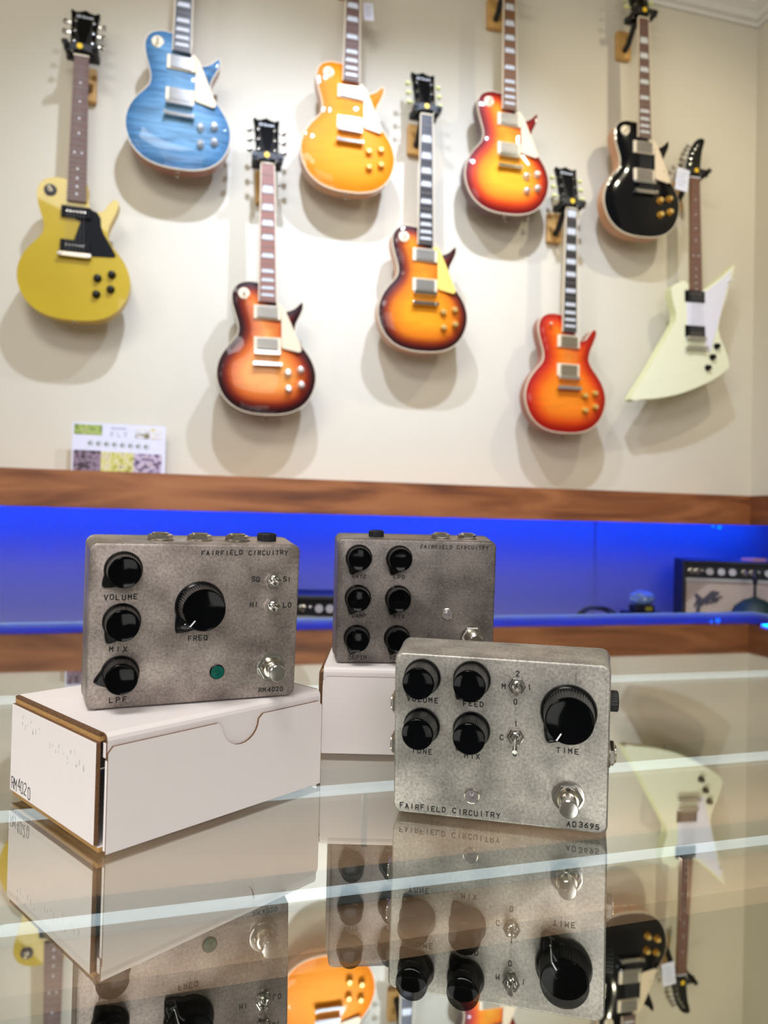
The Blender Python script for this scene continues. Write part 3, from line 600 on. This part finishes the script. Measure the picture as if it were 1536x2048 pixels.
# cool glints of single blue LEDs at the corner
tolex = mat('black_tolex', (26, 25, 28), .6, scale=400, noise=.3, bump=.4)
def grille(name, a, b, sc):
    m = bpy.data.materials.new(name); m.use_nodes = True; nt = m.node_tree; bs = nt.nodes['Principled BSDF']
    mp = mapped(nt, (1, 1, 1)); wv = nt.nodes.new('ShaderNodeTexWave'); wv.bands_direction = 'Z'; wv.inputs['Scale'].default_value = sc; wv.inputs['Distortion'].default_value = .15
    nt.links.new(mp.outputs['Vector'], wv.inputs['Vector']); r = ramp(nt, [(.3, a), (.8, b)]); nt.links.new(wv.outputs['Fac'], r.inputs['Fac']); nt.links.new(r.outputs['Color'], bs.inputs['Base Color']); bs.inputs['Roughness'].default_value = .8
    return m
grm = grille('silver_grille_cloth', (150, 132, 112), (208, 190, 168), 36)
def amp(label, s, n, z, W, H, Dp, knobs, ry, script):
    t = thing('guitar_amplifier', label, 'amplifier', niche_M(s, n, z) @ Matrix.Rotation(ry, 4, 'Z'))
    ph = .058
    bm = bmesh.new(); box(bm, 0, .016, 0, Dp, 0, H); box(bm, W-.016, W, 0, Dp, 0, H); box(bm, .016, W-.016, 0, Dp, H-.016, H); box(bm, .016, W-.016, 0, Dp, 0, .016); box(bm, .016, W-.016, Dp-.01, Dp, .016, H-.016)
    obj('cabinet', bm, tolex, t, bevel=.004)
    obj('speaker_grille', BX(.016, W-.016, .006, .014, .016, H-.016-ph-.002), grm, t)
    obj('silver_trim', BX(.014, W-.014, .000, .010, H-.016-ph-.008, H-.016-ph+.004), mat('silver_trim', (190, 188, 180), .35, .7), t)
    cp = obj('control_panel', BX(.016, W-.016, .010, .020, H-.016-ph+.004, H-.017), mat('black_control_panel', (20, 24, 24), .3), t)
    zc = H-.016-ph*.5
    for x, kd in knobs:
        if kd == 'k':
            k = obj('amp_knob', cyl_y(x, zc, .010, [(.016, 0), (.016, .005), (.014, .006), (.0135, .015)], 20), blackp, t); obj('knob_cap', cyl_y(x, zc+.002, -.005, [(.0142, 0), (.0135, .003)], 20), mat('bright_knob_cap', (225, 222, 220), .25, .6), k)
        elif kd == 'j': k = obj('input_jack', cyl_y(x, zc, .010, [(.0125, 0), (.0125, .004), (.009, .005), (.006, .009)], 18), nickel, t)
        else: k = obj('panel_switch', cyl_y(x, zc+.004, .010, [(.006, 0), (.006, .005), (.003, .006), (.003, .014)], 12), chrome, t)
    if script:
        lg = obj('logo_badge', PR([(.040, H-.215), (.052, H-.205), (.058, H-.165), (.046, H-.135), (.056, H-.130), (.078, H-.150), (.110, H-.118), (.140, H-.122), (.132, H-.135), (.100, H-.160), (.072, H-.178), (.066, H-.215), (.050, H-.228), (.036, H-.222)], .0035, .006), mat('dark_badge', (70, 66, 74), .4), t)
        lg2 = letters('logo_lettering', 'Fender', .052, H-.168, .0165, .030, .0030, t, m=mat('dark_badge', (70, 66, 74), .4), left=True, slope=.30, shear=.35, depth=.1)
    return t
ks = [(.034, 'j'), (.056, 'j'), (.076, 's'), (.100, 'k'), (.142, 'k'), (.182, 'k'), (.228, 'j'), (.255, 'j'), (.280, 's'), (.310, 'k'), (.350, 'k'), (.390, 'k'), (.43, 'k'), (.47, 'k')]
amp('black guitar amplifier with striped silver grille and knob row, in the blue-lit niche at right', 1.268, -.15, -.36, .60, .405, .23, ks, -.50, True)
ks2 = [(.46-x, k) for x, k in ((.034, 'k'), (.070, 'k'), (.098, 's'), (.126, 'j'), (.156, 'j'), (.19, 'k'), (.222, 'k'), (.25, 'j'), (.28, 'j'))]
amp('small black amplifier with knob row, seen in the niche between the two rear pedals', -.580, -.15, -.36, .46, .275, .22, ks2, -.22, False)
t = obj('paper_note', BX(0, .06, 0, .07, 0, .012), mat('pink_orange_paper', (232, 170, 150), .6), bevel=.001); t.matrix_world = niche_M(1.535, -.07, .0455)
tag(t, 'small pinkish stack of notes lying on top of the striped-grille amplifier', 'notes')
bell = thing('desk_bell', 'dark green rounded dome with thin stem in front of the striped-grille amplifier', 'ornament', niche_M(1.430, .055, -.36) @ Matrix.Diagonal((1, 1, 1.28, 1)))
obj('dome', LA([(.075, 0), (.092, .04), (.094, .12), (.088, .155), (.070, .188), (.040, .208), (.012, .216)], 'z', seg=32), mat('dark_green_felt', (12, 40, 36), .6, scale=80, noise=.2), bell, smooth=True)
obj('stem', LA([(.006, .214), (.005, .25), (.009, .262), (.010, .275), (.006, .29)], 'z', seg=12), blackm, bell, smooth=True)
def coil(label, s, n, z, R, turns, m):
    bm = bmesh.new(); pts = []
    for i in range(turns*28+1):
        a = 2*PI*i/28; r = R+.006*math.sin(i*.37); pts.append((r*math.cos(a), .004*math.sin(i*.9)+.012*(i/28-turns/2), R+.010+r*math.sin(a)))
    tube(bm, pts, .0045, 7); o = obj('coiled_cable', bm, m, smooth=True); o.matrix_world = niche_M(s, n, z); return tag(o, label, 'cable')
coil('black cable coil standing in the niche left of the striped-grille amplifier', .88, -.14, -.36, .105, 3, blackm)
pk = thing('bagged_adapter', 'clear-bagged black and yellow adapter beside the striped-grille amplifier', 'adapter', niche_M(1.125, -.17, -.36))
obj('carton', BX(-.065, .065, 0, .09, 0, .195), mat('navy_carton', (30, 40, 80), .5), pk, bevel=.004)
obj('plug_body', BX(-.045, .045, .01, .06, .1952, .222), blackm, pk, bevel=.006)
obj('yellow_label', BX(.0, .030, .0088, .0102, .200, .216), mat('yellow_label', (150, 140, 30), .6), pk)
bm = bmesh.new(); rr = random.Random(3)
bmesh.ops.create_icosphere(bm, subdivisions=3, radius=.055)
for v in bm.verts: v.co *= rr.uniform(.86, 1.1); v.co.z = v.co.z*.55+.25; v.co.y = v.co.y*.6+.035
obj('plastic_bag', bm, mat('blue_tinted_plastic', (120, 150, 190), .25, coat=.5), pk)
# blue indicator lamps fixed under the ledge fascia
for i, (s, z, r) in enumerate(((1.325, .1765, .0085), (1.296, .1800, .0055))):
    q = obj('blue_indicator_light', LA([(r*.5, -r), (r, -r*.3), (r, r*.3), (r*.5, r)], 'y', seg=16), mat('blue_spark', (10, 60, 255), .3, emit=(0, .12, 1), estr=2.2), smooth=True)
    q.matrix_world = niche_M(s, -.013, z); tag(q, ('larger' if i == 0 else 'smaller')+' glowing blue LED dot under the ledge edge near the room corner', 'light')
    obj('mount', BX(-.003, .003, -.003, .003, r*.8, .1874-z), blackm, q)
# ================================================================== CARDBOARD BOXES
def carton(label, M, W, L, H, text=None):
    """local: x along the front, y to the back, origin at the near left bottom corner"""
    t = thing('cardboard_box', label, 'box', M); e = .0016; lip = .0062
    ms = [cardw, kraftd, kraft]
    def plate(name, fn, bevel=0): bm = bmesh.new(); fn(bm); return obj(name, bm, None, t, mats=ms, bevel=bevel)
    # base
    def f(bm):
        fs = box(bm, -.0012, W+.0012, .0040, L, .0002, .0026)
        for x in fs:
            x.normal_update(); x.material_index = 0 if x.normal.z < -.5 or x.normal.y < -.5 else 2
    plate('base', f)
    # front panel with semicircular thumb notch in its upper edge
    zt = H-lip; cx = W*.56; r = .0125
    pts = [(.0004, .0001), (W-.0004, .0001), (W-.0004, zt-.003), (W-.003, zt)]
    pts += [(cx+r+.003, zt), (cx+r, zt-.0025)] + [(cx+r*math.cos(-PI*k/12), zt-.0025+r*.95*math.sin(-PI*k/12)) for k in range(1, 12)] + [(cx-r, zt-.0025), (cx-r-.003, zt)]
    pts += [(.0030, zt), (.0004, zt-.003)]
    def f(bm):
        prism(bm, pts, -.0002, -.0002+e, 0, 1)
        for q in bm.faces:
            if q.calc_center_median().z < .0003: q.material_index = 0
    plate('front_panel', f)
    # lid with folded front flap
    def f(bm):
        prof = [(L, H), (.0046, H), (.0028, H-.0005), (.0017, H-.0016), (.0012, H-.0034), (.0013, H-lip-.017)]
        inn = [(L, H-e), (.0048, H-e), (.0034, H-e-.001), (.0028, H-.0036), (.0026, H-lip-.017)]
        poly = prof+inn[::-1]; A = [bm.verts.new((.0006, y, z)) for y, z in poly]; B = [bm.verts.new((W-.0006, y, z)) for y, z in poly]
        for i in range(len(poly)):
            j = (i+1) % len(poly); fc = bm.faces.new((A[i], A[j], B[j], B[i])); fc.material_index = 0
        fa = bm.faces.new(A); fa.material_index = 1; fb_ = bm.faces.new(B[::-1]); fb_.material_index = 1
    plate('lid', f)
    # doubled side walls standing proud of the front corner, brown at the cut edges
    for sx in (0, 1):
        def f(bm):
            x0, x1 = (-.0030, -.0004) if sx == 0 else (W+.0004, W+.0030)
            secs = []
            def pl(y0, y1, z0, z1, xa, xb):
                fs = box(bm, xa, xb, y0, y1, z0, z1)
                for q in fs:
                    c = q.calc_center_median(); q.normal_update(); nn = q.normal
                    q.material_index = 0 if abs(nn.x) > .5 else 1
            pl(.0055, L, .0035, H-.0045, x0, x1)
            # curled upper fold into the box
            pl(.0020, .0050, H-.012, H-.0045, (.0002 if sx == 0 else W-.0022), (.0022 if sx == 0 else W-.0002))
        plate('side_panel', f, bevel=.0004)
        def f(bm):
            xa, xb = (-.0012, .0030) if sx == 0 else (W-.0030, W+.0012)
            fs = box(bm, xa, xb, .006, L, H-.0044, H-.0020)
            for q in fs: q.material_index = 2
            fs = box(bm, xa, xb, .006, L, H-.0018, H-.0003)
            for q in fs: q.material_index = 1
        plate('lid_edge', f)
        # rolled front corner
        def f(bm):
            x = .0016 if sx == 0 else W-.0016
            lathe(bm, [(.0016, .0015), (.0016, H-.013)], 'z', (x, .0016, 0), 12)
        plate('corner_fold', f)
    def f(bm): box(bm, .0008, W-.0008, L-.0016, L, .0034, H-e)
    plate('back_panel', f)
    if text:
        ln = strokes('handwriting', text, -L*.86, .0088, .0046, .0064, -.0030, t, mat('pencil_grey', (50, 50, 52), .7), 1.6, False, 0, .08, .5)
        ln.matrix_local = Matrix.Rotation(-PI/2, 4, 'Z') @ Matrix.Identity(4)
        ln.matrix_local = Matrix(((0, 1, 0, 0), (-1, 0, 0, 0), (0, 0, 1, 0), (0, 0, 0, 1)))
        rr = random.Random(5); bm = bmesh.new()
        for k in range(22):                       # pencil smudges near the top of the side
            q = k/22; y = L*(.85-.72*q)+rr.uniform(-.001, .001); z = H*(.80-.10*q)+rr.uniform(-.004, .003)
            if .30 < q < .42: continue
            for j in range(rr.randint(1, 3)):
                zz = z-rr.uniform(0, .004); box(bm, -.00312, -.00300, y, y+rr.uniform(.0002, .0009), zz, zz+rr.uniform(.0003, .0022))
        obj('pencil_smudge', bm, mat('light_pencil', (188, 188, 182), .7), t)
    return t
BA = 0.8289
carton('white cardboard box marked RM4020 on its side, under the left pedal', Matrix.Translation((-.1302, .3495, 0)) @ Matrix.Rotation(BA, 4, 'Z'), .1398, .1093, .0575, 'RM4020')
carton('white cardboard box under the rear middle pedal, behind the front pedal', Matrix.Translation((-.0405, .5105, 0)) @ Matrix.Rotation(.0, 4, 'Z'), .142, .092, .0600)
# ================================================================== PEDALS
DP, BW, BH, TP = .034, .1195, .094, .0018
FWd, FHt = BW-2*TP, BH-2*TP
def rrect(hw, hh, r, n=6):
    pts = []
    for cx, cz, a0 in ((hw-r, hh-r, 0), (-hw+r, hh-r, PI/2), (-hw+r, -hh+r, PI), (hw-r, -hh+r, 3*PI/2)):
        for k in range(n+1):
            a = a0+PI/2*k/n; pts.append((cx+r*math.cos(a), cz+r*math.sin(a)))
    return pts
def enclosure(t, m):
    bm = bmesh.new(); secs = []
    lid = .0285
    for y, ins in ((0, .0012), (.0002, .0007), (.0006, .0003), (.0013, 0)):
        secs.append((y, FWd/2-ins, FHt/2-ins, .0042))
    for y in (.010, .020, lid): secs.append((y, FWd/2+TP*y/DP, FHt/2+TP*y/DP, .0048))
    rings = []
    for y, hw, hh, r in secs: rings.append([bm.verts.new((x, y, z)) for x, z in rrect(hw, hh, r)])
    for A, B in zip(rings, rings[1:]):
        for i in range(len(A)): j = (i+1) % len(A); bm.faces.new((A[i], A[j], B[j], B[i]))
    bm.faces.new(rings[0]); bm.faces.new(rings[-1][::-1])
    obj('enclosure', bm, m, t, smooth=True)
    bm = bmesh.new(); rings = []
    for y, hw, hh in ((lid+.0003, BW/2-.0004, BH/2-.0004), (lid+.0009, BW/2, BH/2), (DP-.0006, BW/2, BH/2), (DP, BW/2-.0006, BH/2-.0006)):
        rings.append([bm.verts.new((x, y, z)) for x, z in rrect(hw, hh, .005)])
    for A, B in zip(rings, rings[1:]):
        for i in range(len(A)): j = (i+1) % len(A); bm.faces.new((A[i], A[j], B[j], B[i]))
    bm.faces.new(rings[0]); bm.faces.new(rings[-1][::-1])
    lidb = obj('back_plate', bm, m, t, smooth=True)
    for sx in (-1, 1):
        for sz in (-1, 1): obj('screw', LA([(.0028, -.0004), (.0028, .0006), (.0018, .0009)], 'y', (sx*.050, DP+.0006, sz*.038), 12), nickel, lidb)
capm = mat('gloss_black_cap', (4, 5, 7), .09, spec=.11, noise=0)
def knob(t, x, z, r, h, ptr, line=False):
    """fluted knob: pointed skirt, ribbed barrel, glossy dished cap. ptr = pointer angle (0 = right, ccw)"""
    tipk = 1.42
    def shp(a, rr, hh):
        d = (a-ptr+PI) % (2*PI)-PI; k = max(0, 1-abs(d)/.50); return 1+(tipk-1)*k**1.25
    kb = obj('knob', cyl_y(x, z, -.0003, [(r*1.10, 0), (r*1.12, .0012), (r*1.06, .0030), (r*.96, .0040)], 72, shp), blackp, t, smooth=True)
    fl = lambda a, rr, hh: 1-.014*(1+math.cos(a*52))
    obj('knob_barrel', cyl_y(x, z, -.0040, [(r*1.02, 0), (r*1.0, .001), (r*.93, h-.0055)], 208, fl), blackp, kb)
    bm = bmesh.new(); lathe(bm, [(r*.93, 0), (r*.94, .0005), (r*.925, .0012), (r*.88, .0016), (r*.80, .0013), (r*.4, .0008), (r*.02, .0006)], 'y', (x, -h+.0016, z), 48)
    cp = obj('knob_cap', bm, capm, kb, smooth=True)
    if line:
        u = Vector((math.cos(ptr), math.sin(ptr))); v = Vector((-u.y, u.x)); bm = bmesh.new(); wv = .00032
        path = [(r*.58, -h-.0002), (r*.90, -h-.0006), (r*.95, -h+.0012), (r*.99, -.0045), (r*1.10, -.0036), (r*1.42, -.0026)]
        for (a, ya), (b, yb) in zip(path, path[1:]):
            q = [bm.verts.new((x+u.x*d+v.x*s*wv, yy, z+u.y*d+v.y*s*wv)) for d, yy, s in ((a, ya, -1), (a, ya, 1), (b, yb, 1), (b, yb, -1))]
            q2 = [bm.verts.new(k.co+Vector((0, -.0003, 0))) for k in q]
            bm.faces.new(q); bm.faces.new(q2)
            for i in range(4): bm.faces.new((q[i], q[(i+1) % 4], q2[(i+1) % 4], q2[i]))
        obj('pointer_line', bm, white, kb)
def hexs(a, r, h): a = a % (PI/3); return math.cos(PI/6)/math.cos(a-PI/6)
def toggle(t, x, z, lean=(0, -1), up=.35):
    tg = obj('toggle_switch', cyl_y(x, z, -.0002, [(.0040, 0), (.0040, .0006), (.0032, .0006), (.0032, .0007)], 24), nickel, t)
    obj('hex_nut', cyl_y(x, z, -.0008, [(.0047, 0), (.0047, .0016), (.0042, .0019), (.0030, .0019)], 48, hexs), chrome, tg)
    obj('bushing', cyl_y(x, z, -.0022, [(.0030, 0), (.0030, .0016), (.0026, .0020), (.0018, .0016), (.0016, .0002)], 24), chrome, tg, smooth=True)
    bm = bmesh.new(); d = Vector((lean[0]*up, -1, lean[1]*up)).normalized(); p = Vector((x, -.0030, z))
    tube(bm, [p, p+d*.004, p+d*.0075], .0010, 10); tube(bm, [p+d*.0070, p+d*.0080, p+d*.0095, p+d*.0102], .00135, 12)
    obj('lever', bm, chrome, tg, smooth=True)
def footsw(t, x, z):
    f = obj('footswitch', cyl_y(x, z, -.0002, [(.0082, 0), (.0084, .0006), (.0084, .0011), (.0070, .0012)], 40), chrome, t, smooth=True)
    obj('hex_nut', cyl_y(x, z, -.0012, [(.0078, 0), (.0078, .0022), (.0070, .0026), (.0056, .0026)], 48, hexs), chrome, f)
    obj('threaded_bushing', cyl_y(x, z, -.0036, [(.0057, 0), (.0058, .0005), (.0055, .001), (.0058, .0015), (.0055, .002), (.0058, .0025), (.0054, .0032), (.0046, .0034)], 32), nickel, f, smooth=True)
    obj('plunger', cyl_y(x, z, -.0068, [(.0044, 0), (.0044, .0060), (.0047, .0062), (.0048, .0100), (.0044, .0104), (.002, .0106)], 40), chrome, f, smooth=True)
def lens(t, x, z, m, r=.0037):
    l = obj('indicator_light', cyl_y(x, z, -.0001, [(r*1.14, 0), (r*1.14, .0006), (r, .0008)], 32), nickel if m is not ledg else blackp, t)
    bm = bmesh.new(); pr = []
    for k in range(7):                         # ribbed fresnel lens
        rr = r*(1-k/7); pr += [(rr, .0006+.0004*k/7+.0003), (rr*.97, .0006+.0004*k/7)]
    lathe(bm, pr, 'y', (x, -.0006, z), 32); obj('lens', bm, m, l, smooth=True)
def jack(t, ax, p, y):
    """hex jack nut on the edge: ax 'top'|'right'|'left'"""
    bm = bmesh.new(); lathe(bm, [(.0074, 0), (.0076, .0009), (.0066, .0010), (.0064, .0010)], 'z', (0, 0, 0), 40); M = edgeM(ax, p, y); xf(bm, M); j = obj('jack_socket', bm, nickel, t, smooth=True)
    bm = bmesh.new(); lathe(bm, [(.0070, .0010), (.0070, .0028), (.0062, .0034), (.0048, .0034)], 'z', (0, 0, 0), 48, hexs); xf(bm, M); obj('hex_nut', bm, chrome, j)
    bm = bmesh.new(); lathe(bm, [(.0048, .002), (.0048, .0040), (.0042, .0043), (.0034, .0043), (.0033, .001)], 'z', (0, 0, 0), 24); xf(bm, M); obj('threaded_collar', bm, nickel, j, smooth=True)
def edgeM(ax, p, y):
    off = TP*y/DP
    if ax == 'top': return Matrix.Translation((p, y, FHt/2+off-.0003))
    if ax == 'right': return Matrix.Translation((FWd/2+off-.0003, y, p)) @ Matrix.Rotation(PI/2, 4, 'Y')
    return Matrix.Translation((-FWd/2-off+.0003, y, p)) @ Matrix.Rotation(-PI/2, 4, 'Y')
def dcjack(t, ax, p, y):
    M = edgeM(ax, p, y); bm = bmesh.new(); lathe(bm, [(.0058, 0), (.0058, .0042), (.0050, .0048), (.0046, .0046), (.0046, .001)], 'z', (0, 0, 0), 60, lambda a, r, h: 1-.03*(1+math.cos(a*20)) if h < .0045 and r > .0055 else 1.0)
    xf(bm, M); d = obj('power_socket', bm, blackm, t)
    bm = bmesh.new(); lathe(bm, [(.0011, .001), (.0011, .0035), (.0006, .0042)], 'z', (0, 0, 0), 12); xf(bm, M); obj('centre_pin', bm, chrome, d)
LETM = mat('stamped_black', (10, 10, 10), .55, noise=0)
def stamp(t, text, x, z, pitch=.0027, h=.0026, left=False, slope=0): return strokes('lettering', text, x, z, pitch, h, .00002, t, LETM, 1.0, left, slope, .215)
def pedal(label, x, y, yaw, z0, tilt, m):
    a = math.atan(TP/DP)+tilt
    M = Matrix.Translation((x, y, z0)) @ Matrix.Rotation(yaw, 4, 'Z') @ Matrix.Rotation(a, 4, 'X') @ Matrix.Translation((0, 0, FHt/2))
    t = thing('effects_pedal', label, 'effects pedal', M); enclosure(t, m); return t
ledg = mat('green_lens', (4, 84, 72), .1, emit=(0, .05, .035), estr=.3, noise=.05); ledw = mat('clear_lens', (150, 145, 144), .12, .35, spec=.8)
mm = .001
# --- left pedal
P = pedal('aluminium effects pedal with one large FREQ knob, standing on the RM4020 box', -.1045, .4125, .4068, .0581, .006, metal_case('tumbled_aluminium_warm', (120, 110, 104), (168, 157, 149), 1.0))
knob(P, -41*mm, 31*mm, .0090, .0140, math.radians(222)); knob(P, -41*mm, 2.8*mm, .0090, .0140, math.radians(238)); knob(P, -41*mm, -25.8*mm, .0090, .0140, math.radians(196)); knob(P, .4*mm, 10.3*mm, .0125, .0160, math.radians(229), True)
stamp(P, 'FAIRFIELD CIRCUITRY', 1.2*mm, 40.2*mm, .00268, .0024, True, .008); stamp(P, 'VOLUME', -41.8*mm, 15.8*mm, .00305); stamp(P, 'MIX', -42.3*mm, -12.5*mm, .0036); stamp(P, 'LPF', -41.6*mm, -40.3*mm, .0036)
stamp(P, 'FREQ', -.1*mm, -8.4*mm, .0029); stamp(P, 'SQ', 31.7*mm, 25*mm, .0026); stamp(P, 'SI', 50.6*mm, 24.9*mm, .0024); stamp(P, 'HI', 31.4*mm, 10.2*mm, .0026); stamp(P, 'LO', 51.2*mm, 9.6*mm, .0030); stamp(P, 'RM', 37.0*mm, -40.6*mm, .0024, .0024, True); stamp(P, '4020', 42.6*mm, -40.6*mm, .0024, .0024, True)
toggle(P, 42.8*mm, 24.5*mm, (0, -1), .08); toggle(P, 42.8*mm, 9.3*mm, (0, -1), .08); lens(P, 11.4*mm, -28.2*mm, ledg); footsw(P, 42.6*mm, -26.8*mm)
for px in (-20.5, 1.5, 23.5): jack(P, 'top', px*mm, .0165)
dcjack(P, 'top', 41.5*mm, .0165)
# --- rear middle pedal
P = pedal('darker aluminium effects pedal with six small knobs, rear middle on a white box', .0250, .5306, .0894, .0604, .006, metal_case('tumbled_aluminium_dark', (92, 86, 82), (132, 124, 118), 4.0))
for i, x in enumerate((-42.9, -13.7)):
    for j, z in enumerate((31.8, 2.8, -26.3)): knob(P, x*mm, z*mm, .0086, .0125, math.radians((246, 246, 250)[j]))
stamp(P, 'FAIRFIELD CIRCUITRY', 2.6*mm, 40.6*mm, .00268, .0024, True); stamp(P, 'RATE', -42.3*mm, 18.1*mm); stamp(P, 'LPG', -13.3*mm, 18.2*mm, .003); stamp(P, 'DAMP', -41.7*mm, -10.5*mm); stamp(P, 'MIX', -12.7*mm, -10.6*mm, .003); stamp(P, 'DEPTH', -42*mm, -41.0*mm, .0028); stamp(P, 'VOL', -14.9*mm, -40.9*mm, .0028)
lens(P, 22.7*mm, -8.4*mm, ledw); footsw(P, 41.5*mm, -25.0*mm)
dcjack(P, 'top', -29.5*mm, .0165); jack(P, 'top', 19.0*mm, .0165); jack(P, 'top', 39.0*mm, .0165)
# --- front pedal
P = pedal('aluminium effects pedal with large TIME knob, standing directly on the glass in front', .0657, .3978, -.2198, .0002, 0, metal_case('tumbled_aluminium_light', (128, 125, 119), (178, 174, 165), 7.0))
knob(P, -42.1*mm, 32.6*mm, .0092, .0160, math.radians(232)); knob(P, -14.8*mm, 33.2*mm, .0092, .0160, math.radians(234)); knob(P, -42.1*mm, 5.2*mm, .0092, .0160, math.radians(236)); knob(P, -14.6*mm, 5.2*mm, .0092, .0160, math.radians(236)); knob(P, 36.6*mm, 19.4*mm, .0132, .0175, math.radians(238), True)
stamp(P, 'FAIRFIELD CIRCUITRY', -53.2*mm, -41.2*mm, .00298, .0026, True); stamp(P, 'VOLUME', -42.2*mm, 19.8*mm, .0031); stamp(P, 'FEED', -14*mm, 19.4*mm, .0031); stamp(P, 'TONE', -42.1*mm, -9.2*mm, .0031); stamp(P, 'MIX', -14.2*mm, -9.3*mm, .0031); stamp(P, 'TIME', 36.4*mm, -2*mm, .0031)
stamp(P, '2', 9.5*mm, 37.8*mm); stamp(P, 'M', 2.3*mm, 30.3*mm); stamp(P, '1', 16*mm, 30.6*mm); stamp(P, '0', 8.7*mm, 22.4*mm); stamp(P, '1', 9.2*mm, 10.3*mm); stamp(P, 'C', 1.7*mm, 2.4*mm); stamp(P, '0', 8.9*mm, -5.8*mm); stamp(P, 'AD', 37.8*mm, -41.4*mm, .0030, .0026, True); stamp(P, '3695', 44.2*mm, -41.2*mm, .0028, .0026, True)
toggle(P, 9.5*mm, 31.6*mm, (0, -1), .12); toggle(P, 9.2*mm, 3.7*mm, (0, -1), .5); lens(P, -13.9*mm, -31.5*mm, ledw); footsw(P, 37.2*mm, -26.4*mm)
dcjack(P, 'right', 22*mm, .0165); jack(P, 'right', -7*mm, .0165); jack(P, 'left', 12*mm, .0165); jack(P, 'left', -12*mm, .0165)
